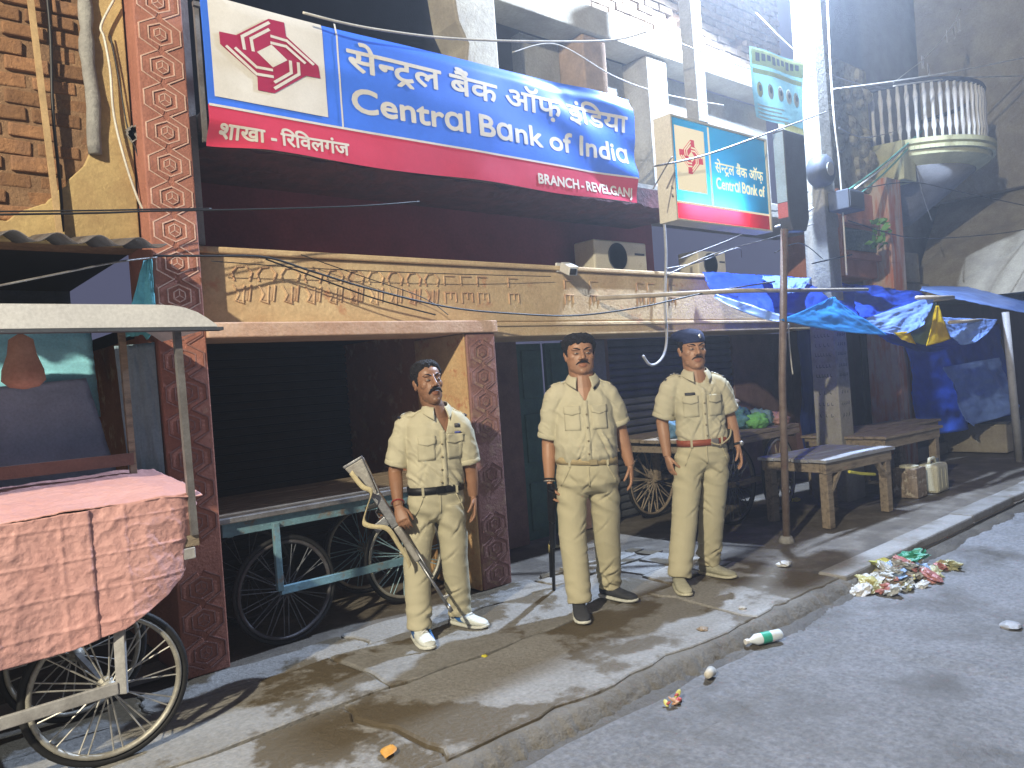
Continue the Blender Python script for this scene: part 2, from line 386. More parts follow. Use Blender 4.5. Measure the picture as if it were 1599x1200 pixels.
tag(MB().tube(smooth_path(ctl, 5), .004, 6).build('cable', M_WIREB, smooth=True), 'thin dark wire hanging next to the pale cable on ochre plaster', 'wire', 'cables on the ochre wall')
mb = MB()
for k in range(9): mb.obox(PY(205 + rng.uniform(-5,8), 208 + rng.uniform(-8,14), 4.47), V((.012,0,.01))*rng.uniform(.6,1.4), V((0,.012,0)), V((-.006,0,.012)))
mb.build('broken_bracket', M_CEM, lb)

# ================================================================== BANK BUILDING
bb = empty('bank_building', (0,0,0), 'bank building with carved red pillars and cream carved ledge behind the officers', 'building')
def ridge(mb, pts, w, h, closed=False):
    n = len(pts)
    for i in range(n if closed else n-1):
        a, b = pts[i], pts[(i+1) % n]; d = V((b[0]-a[0], b[1]-a[1])); L = d.length; d /= L
        mb.obox(((a[0]+b[0])/2, -h/2 + .001, (a[1]+b[1])/2), (d.x*(L/2+w*.4), 0, d.y*(L/2+w*.4)), (-d.y*w/2, 0, d.x*w/2), (0, h/2+.001, 0))
P_ = .178
mot = MB()
ridge(mot, [(0,P_/2-.028),(.060,.034),(.060,-.034),(0,-P_/2+.028),(-.060,-.034),(-.060,.034)], .0065, .006, True)
for s in (-1, 1): ridge(mot, [(s*.022, P_/2),(s*.107,.040),(s*.107,-.040),(s*.022,-P_/2)], .0065, .006)
hx = [(.034*math.sin(a), .036*math.cos(a)) for a in [k*math.pi/3 for k in range(6)]]
ridge(mot, hx, .005, .007, True)
for k in (0, 2, 4): ridge(mot, [(0,0), hx[k]], .0045, .007)
mot_me = mot.mesh('carved_motif'); mot_me.materials.append(M_GROOVE)
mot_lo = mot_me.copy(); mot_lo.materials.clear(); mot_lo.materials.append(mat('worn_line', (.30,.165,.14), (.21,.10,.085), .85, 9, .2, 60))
band = MB()      # raised interlaced bands of one motif, drawn between the pale lines
for s in (-1, 1):
    band.prism([(s*.014,P_/2-.004),(s*.102,.036),(s*.102,-.036),(s*.014,-P_/2+.004),(s*.004,-P_/2+.03),(s*.065,-.032),(s*.065,.032),(s*.004,P_/2-.03)], (0,.002,0), (1,0,0), (0,0,1), (0,-1,0), .006)
band.prism([(x*.9, z*.9) for x, z in hx], (0,.002,0), (1,0,0), (0,0,1), (0,-1,0), .007)
band_me = band.mesh('carved_band')
M_REDW = mat('worn_red_paint', (0.30,0.155,0.13), (0.21,0.10,0.09), 0.75, 6, 0.4, 40, c3=(0.44,0.30,0.20), scale3=6, thr3=0.60, sharp3=.1)
def carved_pillar(x0, x1, z1, zlist, m, scale=1):
    p = MB().bx(x0, x1, 4.35, 4.80, 0, z1).build('carved_pillar', m, bb, bevel=.008)
    bm_ = band_me.copy(); bm_.materials.clear(); bm_.materials.append(m)
    for z in zlist:
        if z < 1.0 and rng.random() < .25: continue
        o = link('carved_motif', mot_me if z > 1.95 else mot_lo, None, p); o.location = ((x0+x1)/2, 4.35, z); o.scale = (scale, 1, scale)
        o2 = link('carved_band', bm_, None, p, bevel=.002); o2.location = o.location; o2.scale = o.scale
    return p
carved_pillar(1.25, 1.505, 7.0, [0.12 + P_*k for k in range(28)], M_REDP)
carved_pillar(3.32, 3.58, 1.84, [0.10 + P_*k for k in range(10)], M_REDW)
MB().bx(1.505, 1.60, 4.52, 4.8, 2.40, 7).build('corner_strip', mat('grey_strip', (.40,.37,.34), None, .8, 6, .2), bb)
# portal lintel and shop opening
MB().bx(1.507, 3.60, 4.33, 4.80, 1.842, 1.93).build('portal_lintel', mat('worn_lintel', (0.58,0.40,0.29), (0.46,0.27,0.18), .85, 4, .35, 30), bb, bevel=.008)
MB().bx(3.35, 3.50, 4.81, 6.2, 0, 1.9).build('reveal_wall', M_BROWNR, bb)
MB().bx(3.306, 3.319, 4.365, 5.0, 0, 1.838).build('lit_jamb_plaster', mat('lit_cream_plaster', (.60,.41,.21), (.50,.30,.14), .85, 4, .4, 30, c3=(.42,.17,.08), scale3=7, thr3=.60), bb, bevel=.003)  # cream tone carries the lamplight on the jamb; orange patches are wear
MB().bx(1.3, 1.50, 4.80, 6.2, 0, 1.9).build('reveal_wall', M_BROWNR, bb)
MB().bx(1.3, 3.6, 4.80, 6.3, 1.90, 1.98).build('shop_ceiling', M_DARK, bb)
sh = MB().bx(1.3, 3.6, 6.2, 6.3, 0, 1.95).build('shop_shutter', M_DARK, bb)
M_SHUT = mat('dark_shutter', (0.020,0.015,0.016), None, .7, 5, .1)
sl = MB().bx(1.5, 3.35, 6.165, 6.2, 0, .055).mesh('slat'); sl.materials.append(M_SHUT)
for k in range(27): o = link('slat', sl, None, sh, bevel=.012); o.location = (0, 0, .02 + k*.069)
# carved ledge (fascia)
FY = 4.5
fas = MB().bx(1.507, 8.6, FY, 4.78, 1.935, 2.345).build('carved_ledge', M_CREAM, bb, bevel=.01)
MB().bx(3.602, 8.6, FY, 5.2, 1.82, 1.933).build('ledge_soffit', M_CREAM, bb, bevel=.008)
MB().bx(1.507, 8.6, FY-.03, 5.19, 2.347, 2.385).build('ledge_coping', M_CREAM, fas, bevel=.01)
MB().bx(3.602, 8.6, FY-.012, FY+.01, 1.90, 1.925).build('ledge_moulding', M_CREAM, fas, bevel=.004)
M_FL = mat('ledge_relief', (0.62,0.45,0.27), (0.48,0.28,0.17), .85, 6, .3, 40, orand=.15)
fm = MB()
ridge(fm, [(-.05,-.03),(-.06,.01),(-.035,.05),(.0,.055)], .008, .010)
ridge(fm, [(.02,.055),(.045,.02),(.03,-.03)], .008, .010)
ridge(fm, [(-.055,-.06),(-.03,-.11),(-.05,-.15),(-.01,-.165)], .008, .010)
ridge(fm, [(.0,-.06),(-.012,-.16)], .008, .010); ridge(fm, [(.035,-.055),(.02,-.15)], .008, .010)
fm.prism([(-.045,-.07),(.028,-.07),(.012,-.15),(-.04,-.15)], (0,.002,0), (1,0,0), (0,0,1), (0,-1,0), .006)
fme = fm.mesh('carved_motif'); fme.materials.append(M_FL)
fm2 = MB(); ridge(fm2, [(-.045,-.02),(-.045,.045),(.035,.045)], .008, .009); ridge(fm2, [(-.045,-.15),(-.045,-.075),(.04,-.075),(.04,-.14)], .008, .009); ridge(fm2, [(0,-.075),(0,-.12)], .008, .009)
fme2 = fm2.mesh('carved_motif'); fme2.materials.append(M_FL)
x = 1.80; k = 0
while x < 6.2:
    if not (4.62 < x < 5.1 and k % 2) and rng.random() > (.05 if x < 3.6 else .28):
        o = link('carved_motif', fme if x < 3.2 else fme2, None, fas, bevel=.002); o.location = (x, FY, 2.225); o.scale = (1.15, 1, 1.0)
    x += .152; k += 1
# recessed maroon wall, slab with broken lower edge, ground-floor wall under the ledge
MB().bx(1.507, 6.55, 5.2, 5.35, 2.386, 3.05).build('recessed_wall', M_MAROON, bb)
mb = MB()
def slabf(u, v):
    x = 1.61 + u*4.6; return V((x, 4.42 + v*.8, 2.955 + (.035*fbm(x*4, v*6) if v < .6 else 0) - .012*abs(nz(x*14, v*9))))
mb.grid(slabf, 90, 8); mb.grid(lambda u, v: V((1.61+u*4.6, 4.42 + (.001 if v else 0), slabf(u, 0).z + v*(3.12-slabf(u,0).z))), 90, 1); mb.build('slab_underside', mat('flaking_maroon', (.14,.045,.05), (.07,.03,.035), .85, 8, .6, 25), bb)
MB().bx(1.61, 6.2, 4.425, 5.4, 3.06, 3.16).build('floor_slab', M_CONC, bb)
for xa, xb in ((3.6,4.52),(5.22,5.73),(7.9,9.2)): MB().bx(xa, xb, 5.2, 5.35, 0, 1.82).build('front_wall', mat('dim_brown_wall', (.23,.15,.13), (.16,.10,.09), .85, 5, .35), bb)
MB().bx(3.585, 3.95, 4.9, 5.2, 0, 1.81).build('stone_pier', mat('pier_stone', (.30,.22,.19), (.22,.15,.13), .85, 4, .4), bb, bevel=.01)
for z in (.55, 1.05, 1.5): MB().bx(3.585, 3.952, 4.893, 4.90, z, z+.012).build('joint', M_DARK, bb)
M_GREEN = mat('green_door_paint', (.075,.16,.13), (.05,.11,.09), .6, 6, .15)
for k in range(2):
    d = MB().bx(4.53+k*.36, 4.84+k*.36, 5.22, 5.26, .02, 1.80).build('door', M_GREEN, bb, bevel=.006)
    for z in (.10, .72, 1.30):
        MB().bx(4.58+k*.36, 4.79+k*.36, 5.205, 5.22, z, z+.44).build('panel', M_GREEN, d, bevel=.01)
    MB().lathe((4.80+k*.12, 5.19, .98), [(.012,0),(.012,.03)], 8, 'Y').build('handle', M_STEEL, d)
MB().bx(5.32, 5.58, 5.10, 5.2, 0, 1.81).build('pilaster', mat('pilaster_grey', (.27,.27,.30), None, .8, 5, .3), bb, bevel=.01)
s2 = MB().bx(5.735, 7.9, 5.25, 5.3, 0, 1.82).build('shop_shutter', mat('grey_shutter', (.15,.16,.18), None, .5, 5, .1, metal=.4), bb)
sl2 = MB().bx(5.745, 7.89, 5.215, 5.25, 0, .06).mesh('slat'); sl2.materials.append(MATS['grey_shutter'])
for k in range(24): o = link('slat', sl2, None, s2, bevel=.014); o.location = (0, 0, .02 + k*.075)
# unfinished upper floor behind the banner
up = empty('unfinished_upper_floor', (0,0,0), 'unfinished upper storey of bare brick and cement above the long banner', 'building')
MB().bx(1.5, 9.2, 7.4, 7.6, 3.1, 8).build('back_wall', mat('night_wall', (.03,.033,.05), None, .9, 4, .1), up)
poly = [(3.95,3.16),(4.30,3.16),(4.30,7),(3.90,7),(3.93,5.1),(3.84,4.75),(3.88,4.42),(3.97,4.25),(3.93,4.05)]
MB().prism(poly, (0,4.9,0), (1,0,0), (0,0,1), (0,1,0), .35).build('plastered_pillar', M_CONCY, up, bevel=.02)
MB().bx(4.302, 9.2, 4.95, 5.30, 4.74, 5.0).build('ring_beam', M_CONCY, up, bevel=.015)
MB().bx(4.95, 5.45, 5.32, 5.45, 3.16, 4.74).bx(5.80, 6.40, 5.32, 5.45, 3.16, 4.74).bx(6.75, 9.2, 5.32, 5.45, 3.16, 4.74).build('cement_infill_wall', M_CONC, up)
MB().bx(5.46, 5.79, 5.0, 5.4, 3.16, 4.735).build('rough_pillar', mat('mud_plaster', (.34,.23,.15), (.24,.17,.12), .9, 6, .6, 20), up, bevel=.02)
MB().bx(6.41, 6.74, 5.0, 5.4, 3.16, 4.735).build('rough_pillar', M_CONC, up, bevel=.02)
bw = MB().bx(4.95, 9.2, 5.06, 5.25, 5.0, 8).build('brick_parapet', M_MORTAR, up)
M_BRICKY = mat('pale_brick', (0.30,0.23,0.15), (0.22,0.15,0.095), 0.9, 12, 0.6, 40, orand=.3)
bk2 = MB().bx(-.108, .108, -.05, .05, -.034, .034).mesh('brick'); bk2.materials.append(M_BRICKY)
for r in range(17):
    z = 5.045 + r*.084; x = 5.05 + (r % 2)*.117
    while x < 9.1:
        if not (r in (2, 3, 9, 10) and (x*1.0) % 1.15 < .22) and 0.4 + 0.5*nz(x*1.1, z*1.3) > .12:
            o = link('brick', bk2, None, bw); o.location = (x, 5.055 + rng.uniform(-.012,.012), z); o.rotation_euler = (0, rng.uniform(-.02,.02), rng.uniform(-.03,.03))
        x += .234
MB().bx(6.2, 9.2, 4.45, 5.31, 3.04, 3.2).build('sunshade_slab', M_CONC, up, bevel=.01)
MB().bar(PY(1090, 195, 4.35), PY(1071, -60, 4.35), .16, .14, (0,1,0)).build('concrete_post', M_CONC, up, bevel=.01)
# ================================================================== LETTERING HELPERS
_gc = {}
def glyph(ch):
    if ch in _gc: return _gc[ch]
    def mk(s):
        c = bpy.data.curves.new('t', 'FONT'); c.body = s; c.size = 1.0; c.resolution_u = 4
        o = bpy.data.objects.new('t', c); col.objects.link(o); bpy.context.view_layer.update()
        me = bpy.data.meshes.new_from_object(o.evaluated_get(bpy.context.evaluated_depsgraph_get()))
        vs = [tuple(v.co[:2]) for v in me.vertices]; fs = [tuple(p.vertices) for p in me.polygons]
        bpy.data.objects.remove(o); bpy.data.curves.remove(c); bpy.data.meshes.remove(me); return vs, fs
    vs, fs = mk(ch); a = max(x for x, y in mk('n' + ch + 'MMM')[0]) - max(x for x, y in mk('nMMM')[0])
    _gc[ch] = (vs, fs, a); return _gc[ch]
def layout(seq):       # list of characters or special tokens -> [(verts, faces)] in em units, visual order
    out = []; x = 0.0
    for ch in seq:
        if ch == ' ': x += 0.26; continue
        if ch == 'HALF_NA':
            vs, fs, a = glyph('न'); me = bpy.data.meshes.new('h'); me.from_pydata([(p[0], p[1], 0) for p in vs], [], fs)
            bm = bmesh.new(); bm.from_mesh(me)
            bmesh.ops.bisect_plane(bm, geom=bm.verts[:]+bm.edges[:]+bm.faces[:], plane_co=(.36,0,0), plane_no=(1,0,0), clear_outer=True)
            bm.verts.index_update(); v2 = [(v.co.x, v.co.y) for v in bm.verts]; f2 = [tuple(v.index for v in f.verts) for f in bm.faces]; bm.free(); bpy.data.meshes.remove(me)
            out.append(([(p[0]+x, p[1]) for p in v2], f2)); x += .36; continue
        if ch == 'RAKAR':
            cx = x - .22; t = .045
            for s in (-1, 1):
                v2 = [(cx - t, .02), (cx + t, .02), (cx + s*.15 + t, -.17), (cx + s*.15 - t, -.17)]
                out.append((v2, [(0,1,2,3)]))
            continue
        vs, fs, a = glyph(ch); out.append(([(p[0]+x, p[1]) for p in vs], fs)); x += a
    return out
def lettering(seq, bold, fit, surf, off, name, m, parent):
    """fit=(x0,x1,baseline z,em): one part per word; surf(x,z,off)->point"""
    x = 0.0; words = [[]]
    for ch in seq:
        if ch == ' ': words.append([])
        else: words[-1].append(ch)
    gl = []; adv = 0.0
    for w_ in words:
        g = layout(w_); gl.append([([(p[0]+adv, p[1]) for p in v], f) for v, f in g]); adv = max(p[0] for v, f in gl[-1] for p in v) + .24
    xs = [p[0] for g in gl for v, f in g for p in v]; a, b = min(xs), max(xs)
    x0, x1, zb, em = fit; sx = (x1-x0)/(b-a); sh = [(0,0)] + [(bold*math.cos(k*math.pi/4), bold*math.sin(k*math.pi/4)) for k in range(8)]
    for word in gl:
        mb = MB()
        for gi, (vs, fs) in enumerate(word):
            me = bpy.data.meshes.new('g'); me.from_pydata([(p[0], p[1], 0) for p in vs], [], fs); bm = bmesh.new(); bm.from_mesh(me)
            for _ in range(4):
                es = [e for e in bm.edges if e.calc_length()*em > .022]
                if es: bmesh.ops.subdivide_edges(bm, edges=es, cuts=1)
            bmesh.ops.triangulate(bm, faces=bm.faces); bm.verts.index_update()
            v2 = [(v.co.x, v.co.y) for v in bm.verts]; f2 = [tuple(v.index for v in f.verts) for f in bm.faces]; bm.free(); bpy.data.meshes.remove(me)
            for si, (dx, dy) in enumerate(sh if bold else sh[:1]):
                mb.add([surf(x0 + (p[0]-a)*sx + dx*em, zb + (p[1]+dy)*em, off + (gi % 3)*.0006 + si*.00006) for p in v2], f2)
        me = bpy.data.meshes.new(name); me.from_pydata(mb.v, [], mb.f); me.update(); link(name, me, m, parent)
HINDI_BANK = ['स','े','HALF_NA','ट','RAKAR','ल',' ','ब','ै','ं','क',' ','ऑ','फ़',' ','इ','ं','ि','ड','य','ा']
HINDI_BRANCH = ['श','ा','ख','ा',' ','-',' ','ि','र','ि','व','ल','ग','ं','ज']

# logo outline measured in its square panel (0..1 both ways)
def _n(u, v):
    p = PY(320 + u/4.617, v/4.617, 4.3); return ((p.x - 1.625)/.70, (p.z - 3.19)/.575)
LOGO = [_n(*q) for q in ((90,240),(215,265),(450,145),(562,172),(575,270),(808,485),(823,575),(720,555),(492,683),(372,660),(368,565),(98,330))]
LHOLE = [_n(*q) for q in ((470,332),(585,445),(480,497),(365,385))]
LSTR = [[_n(*q) for q in s] for s in (((455,172),(258,275),(275,370)), ((455,222),(322,290),(338,382)), ((462,270),(580,305),(775,478)), ((462,318),(575,345),(715,468)),
        ((140,342),(362,545),(485,565)), ((205,355),(362,495),(480,517)), ((605,447),(612,535),(490,605)), ((662,460),(668,545),(490,650)))]
def logo(surf, x0, z0, w_, h_, off, m, mwhite, parent, lw=.028):
    P = lambda q, o: surf(x0 + q[0]*w_, z0 + q[1]*h_, o)
    ring = []
    c = (.5, .5); mb = MB(); n = len(LOGO)
    me = bpy.data.meshes.new('logo'); me.from_pydata([tuple(P(q, off)) for q in LOGO], [], [tuple(range(n))])
    bm = bmesh.new(); bm.from_mesh(me); bmesh.ops.triangulate(bm, faces=bm.faces); bm.to_mesh(me); bm.free()
    lo = link('bank_emblem', me, m, parent)
    mb.add([P(q, off+.002) for q in LHOLE], [(0,1,2,3)])
    for s in LSTR:
        for i in range(len(s)-1):
            a, b = V(s[i]), V(s[i+1]); d = (b-a).normalized(); nn = V((-d.y, d.x))*lw/2; e = d*lw*.35
            mb.add([P(a-nn-e*(i>0), off+.002+.0003*i), P(b-nn+e*(i==0), off+.002+.0003*i), P(b+nn+e*(i==0), off+.002+.0003*i), P(a+nn-e*(i>0), off+.002+.0003*i)], [(0,1,2,3)])
    me = bpy.data.meshes.new('emblem_lines'); me.from_pydata(mb.v, [], mb.f); me.update(); link('emblem_line_work', me, mwhite, parent)

# ================================================================== LONG BANNER
def ss(a, b, x): t = max(0, min(1, (x-a)/(b-a))); return t*t*(3-2*t)
def fold(x, z):
    r = ss(3.7, 5.1, x)
    d = .016*r*(.35+.65*ss(2.95,3.2,z))*math.sin((x*1.15 + z*2.6)*5.2) + .007*r*math.sin((x*.5 + z*4.2)*5.0 + 1)
    d += .006*math.sin(x*3.1 + z*2) + .004*nz(x*3, z*5, 2)
    d += .07*(1-ss(2.93, 3.06, z))*(1-ss(1.6, 1.95, x))          # tucked lower left corner
    d += .02*ss(3.72, 3.80, z)
    return d
def BP(x, z, off=0.0): return V((x, 4.285 + fold(x, z) - off, z))
bn = empty('bank_banner', (3.4, 4.3, 2.9), 'long blue and red cloth banner with white bank lettering above the shops', 'banner')
bn.location = (0,0,0)
GL = dict(rough=.32, scale=2, bump=.03, bscale=15, fine=.05, spec=.5)
M_BBLUE = mat('banner_blue', (.05,.18,.78), (.045,.16,.70), **GL)
M_BRED = mat('banner_red', (.58,.045,.095), (.50,.04,.085), **GL)
M_BWHITE = mat('banner_white', (.66,.62,.55), (.58,.54,.47), rough=.4, scale=3, bump=.02, fine=.06, c3=(.48,.42,.33), scale3=2.5, thr3=.68, sharp3=.12)
M_BLOGO = mat('banner_maroon', (.36,.02,.07), (.32,.018,.06), **GL)
def bsheet(name, x0, x1, zb, zt, off, m, nu, nv, parent=bn):
    # zb / zt may vary along x
    f = lambda q, x: q(x) if callable(q) else q
    mb = MB().grid(lambda u, v: BP(x0+u*(x1-x0), f(zb, x0+u*(x1-x0)) + v*(f(zt, x0+u*(x1-x0)) - f(zb, x0+u*(x1-x0))), off), nu, nv)
    me = bpy.data.meshes.new(name); me.from_pydata(mb.v, [], mb.f); me.update(); return link(name, me, m, parent, True)
top = lambda x: 3.745 + .09*(x-1.59)/3.65
bsheet('blue_field', 1.585, 5.245, 3.14, top, 0, M_BBLUE, 260, 48)
bsheet('red_band', 1.585, 5.235, lambda x: 2.925 + .008*math.sin(x*4), 3.14, 0, M_BRED, 260, 16)
bsheet('white_rule', 1.59, 5.23, 3.132, 3.146, .003, M_BWHITE, 260, 1)
bsheet('white_rule', 2.418, 2.430, 3.146, 3.80, .003, M_BWHITE, 1, 16)
bsheet('white_panel', 1.625, 2.325, 3.19, 3.765, .004, M_BWHITE, 20, 16)
logo(BP, 1.625, 3.19, .70, .575, .0075, M_BLOGO, M_BWHITE, bn)
lettering(HINDI_BANK, .026, (2.49, 5.15, 3.522, .205), BP, .0013, 'lettering', M_BWHITE, bn)
lettering(list('Centrɑl Bɑnk of Indiɑ'), .028, (2.505, 5.14, 3.262, .215), BP, .0013, 'lettering', M_BWHITE, bn)
lettering(HINDI_BRANCH, .03, (1.648, 2.455, 2.972, .112), BP, .0013, 'lettering', M_BWHITE, bn)
lettering(list('BRANCH - REVELGANJ'), .034, (4.07, 5.17, 2.975, .108), BP, .0035, 'lettering', M_BWHITE, bn)
me = MB()
for x in np.arange(1.6, 5.25, .6): me.bar((x, 4.40, 3.74 + .09*(x-1.59)/3.65), (x, 4.40, 2.97), .025, .025, (0,1,0))
me.bar((1.58,4.385,3.74), (5.25,4.385,3.83), .025, .025); me.bar((1.58,4.385,2.97), (5.25,4.385,2.97), .025, .025)
me.build('banner_frame', M_STEEL, bn)

# ================================================================== BACKLIT SIGN BOX
lx0, lx1, lz0, lz1, ly = 4.66, 5.93, 2.585, 3.335, 3.45
sb = empty('lightbox_sign', (0,0,0), 'lit box sign with cream side, cyan field and glowing red base', 'sign')
M_BOX = mat('cream_sheet_metal', (.62,.58,.46), (.52,.48,.38), .5, 4, .1, c3=(.36,.30,.22), scale3=5, thr3=.68)
bxm = MB(); t = .012
bxm.bx(lx0-.015, lx0, ly-.004, ly+.155, lz0-.015, lz1+.015); bxm.bx(lx1, lx1+.015, ly-.004, ly+.155, lz0-.015, lz1+.015)
bxm.bx(lx0, lx1, ly-.004, ly+.155, lz1, lz1+.015); bxm.bx(lx0, lx1, ly-.004, ly+.155, lz0-.015, lz0); bxm.bx(lx0, lx1, ly+.14, ly+.155, lz0, lz1)
bxm.build('sign_case', M_BOX, sb)
def LP(x, z, off=0.0): return V((x, ly + .012 - off, z))
def lsheet(name, x0, x1, z0, z1, off, m):
    me = bpy.data.meshes.new(name); me.from_pydata([LP(x0,z0,off), LP(x1,z0,off), LP(x1,z1,off), LP(x0,z1,off)], [], [(0,1,2,3)]); return link(name, me, m, sb)
M_LBLUE = mat('backlit_blue', (.04,.46,.90), (.04,.42,.85), .4, 3, 0, fine=0, transluc=.6)
M_LRED = mat('backlit_red', (.75,.02,.05), (.7,.02,.04), .4, 3, 0, fine=0, transluc=.6)
M_LCREAM = mat('backlit_cream', (.62,.56,.40), (.58,.52,.36), .5, 3, 0, fine=0, emit=(.95,.80,.50), estr=.30)
M_LLOGO = mat('backlit_emblem_red', (.5,.05,.07), (.45,.04,.06), .5, 3, 0, fine=0, emit=(.6,.03,.05), estr=.30)
M_LTXT = mat('backlit_letters', (.6,.56,.40), None, .5, 3, 0, fine=0, emit=(.90,.90,.55), estr=.42)
lsheet('blue_field', lx0, lx1, lz0+.125, lz1, 0, M_LBLUE); lsheet('red_band', lx0, lx1, lz0, lz0+.125, 0, M_LRED)
lsheet('white_rule', lx0, lx1, lz0+.118, lz0+.134, .003, M_LCREAM); lsheet('white_rule', lx0+.455, lx0+.478, lz0+.134, lz1-.01, .003, M_LCREAM)
lsheet('white_panel', lx0+.04, lx0+.405, lz0+.215, lz1-.055, .003, M_LCREAM)
logo(LP, lx0+.055, lz0+.30, .335, .34, .005, M_LLOGO, M_LCREAM, sb, .035)
lettering(HINDI_BANK[:14], .02, (lx0+.53, lx1-.06, lz0+.405, .115), LP, .004, 'lettering', M_LTXT, sb)
lettering(list('Centrɑl Bɑnk of'), .025, (lx0+.53, lx1-.05, lz0+.275, .125), LP, .004, 'lettering', M_LTXT, sb)
MB().tube([(lx0+.10, ly+.09, lz0+.11), (lx0+.85, ly+.09, lz0+.11)], .014, 10).build('tube_lamp', mat('tube_glow', (1,1,1), None, .5, 3, 0, fine=0, emit=(.95,.97,1), estr=60), sb)
for q in ((lx0-.02, lz0+.16), (lx0-.02, lz0+.22)): MB().tube([(q[0], ly+.02, q[1]), (q[0]-.03, ly, q[1]+.01)], .006, 6).build('hook', M_STEEL, sb)
# dark pole-top board beside it
pb = empty('pole_signboard', (0,0,0), 'dark grey board on top of the thin steel pole beside the lit sign', 'sign')
M_DG = mat('dark_grey_sheet', (.075,.085,.105), (.055,.062,.08), .55, 4, .08)
MB().prism([(5.965,2.66),(6.02,2.56),(6.24,2.57),(6.30,2.68),(6.31,3.40),(5.965,3.40)], (0,3.30,0), (1,0,0), (0,0,1), (0,1,0), .10).build('board', M_DG, pb, bevel=.01)
lsx = bpy.data.meshes.new('side_print')
def sp(name, z0, z1, m):
    me = bpy.data.meshes.new(name); me.from_pydata([(5.961,3.305,z0),(5.961,3.395,z0),(5.961,3.395,z1),(5.961,3.305,z1)], [], [(0,1,2,3)]); link(name, me, m, pb)
sp('side_print', 2.80, 3.38, mat('faded_blue_print', (.42,.55,.68), None, .5, 4, .05)); sp('side_print', 2.67, 2.795, mat('faded_red_print', (.55,.16,.17), None, .5, 4, .05))
sp_ = empty('steel_pole', (5.75, 3.4, 0), 'thin brown steel pole standing on the pavement under the dark board', 'pole')
MB().tube([(0,0,-.03),(.10,.0,1.3),(.25,-.03,2.58)], .031, 12).build('shaft', M_RUSTP, sp_, True)
MB().lathe((0,0,-.02), [(.07,0),(.06,.03),(.045,.06)], 12).build('foot', M_CEM, sp_, True)

# ================================================================== LEDGE EQUIPMENT
def ac(x, y, z, w_, h_, label):
    a = empty('air_conditioner', (x, y, z), label, 'air conditioner', 'air conditioner units on the ledge')
    MB().bx(0, w_, 0, .26, .03, h_).build('casing', M_BOX, a, bevel=.015)
    c = (w_*.42, -.004, .03 + (h_-.03)/2); r = (h_-.03)*.43
    MB().lathe(c, [(r,-.006),(r,.003),(r*.93,.003),(r*.93,-.006)], 28, 'Y').build('fan_ring', M_DG, a)
    g = MB().lathe((c[0], .001, c[2]), [(r*.92,-.003),(r*.92,0)], 28, 'Y').build('fan_opening', M_BLACK, a)
    for k in range(5): MB().lathe((c[0], -.008, c[2]), [(r*(.2+.16*k),0),(r*(.2+.16*k)+.005,0),(r*(.2+.16*k)+.005,.004),(r*(.2+.16*k),.004)], 28, 'Y', False).build('grille_ring', M_STEEL, g)
    MB().bx(w_*.76, w_*.95, -.004, .0, h_*.62, h_*.68).build('vent', M_DG, a)
    for xx in (.06, w_-.10): MB().bx(xx, xx+.05, .02, .24, 0, .03).build('foot', M_STEEL, a)
ac(5.20, 4.80, 2.386, .74, .33, 'cream air conditioner unit on the ledge below the long banner')
ac(6.78, 4.80, 2.386, .50, .31, 'half hidden air conditioner unit behind the blue tarpaulin')
cc = empty('security_camera', PY(875, 425, FY-.02), 'small white security camera fixed to the cream carved ledge', 'camera')
MB().bx(-.035,.035,.0,.02,.0,.075).build('mount', M_WHITE, cc, bevel=.004)
MB().tube([(0,0,.04),(0,-.05,.05),(.0,-.07,.03)], .010, 8).build('arm', M_WHITE, cc, True)
MB().obox((.0,-.10,.01), (.04,-.012,0), (.02,.07,.03), (0,-.012,.035)).build('housing', M_WHITE, cc, bevel=.008)
MB().obox((-.026,-.166,-.022), (.026,-.008,0), (.004,.012,.005), (0,-.008,.024)).build('lens', M_BLACK, cc, bevel=.004)
pts = [PY(*p, 4.42) for p in ((1037,345),(1040,400),(1038,470),(1041,520),(1038,550),(1028,566),(1015,570),(1004,556))]
tag(MB().tube(smooth_path(pts, 6), .013, 8).build('hanging_conduit', mat('grey_conduit', (.40,.40,.42), None, .5, 6, 0), smooth=True), 'grey flexible conduit hanging in a hook over the cream ledge', 'conduit')

# ================================================================== POSTER ON THE POLE
po = empty('hanging_poster', (0,0,0), 'yellow and teal printed poster with small portraits hanging near the lamp pole', 'poster')
PA, PB_, PC, PDD = PY(1170,72,3.7), PY(1254,98,3.7), PY(1256,205,3.7), PY(1181,183,3.7)
def PP(u, v, off=0.0):
    p = (PDD*(1-u) + PC*u)*(1-v) + (PA*(1-u) + PB_*u)*v
    return p + V((0, -off + .012*math.sin(u*7+v*3), 0))
def psheet(name, u0, u1, v0, v1, off, m, nu=8, nv=8, par=None):
    mb = MB().grid(lambda a, b: PP(u0+a*(u1-u0), v0+b*(v1-v0), off), nu, nv); me = bpy.data.meshes.new(name); me.from_pydata(mb.v, [], mb.f); me.update(); return link(name, me, m, par or po, True)
M_PT = mat('poster_teal', (.22,.46,.52), None, .5, 4, 0, transluc=.5); M_PYL = mat('poster_yellow', (.62,.62,.25), None, .5, 4, 0, transluc=.4)
M_PD = mat('poster_dark_ink', (.07,.10,.13), None, .6, 4, 0); M_PW = mat('poster_pale', (.66,.66,.58), None, .6, 4, 0, transluc=.4)
psheet('sheet', 0, 1, 0, 1, 0, M_PT, 14, 14); psheet('heading_band', .02, .99, .76, .98, .003, M_PYL); psheet('footer_band', .55, 1, -.16, .02, .003, M_PYL)
psheet('heading_rule', .03, .97, .64, .71, .003, M_PYL, 8, 2)
for k in range(9): psheet('print_line', .08+.095*k, .145+.095*k, .81+.02*(k%3), .93, .006, M_PD, 1, 2)
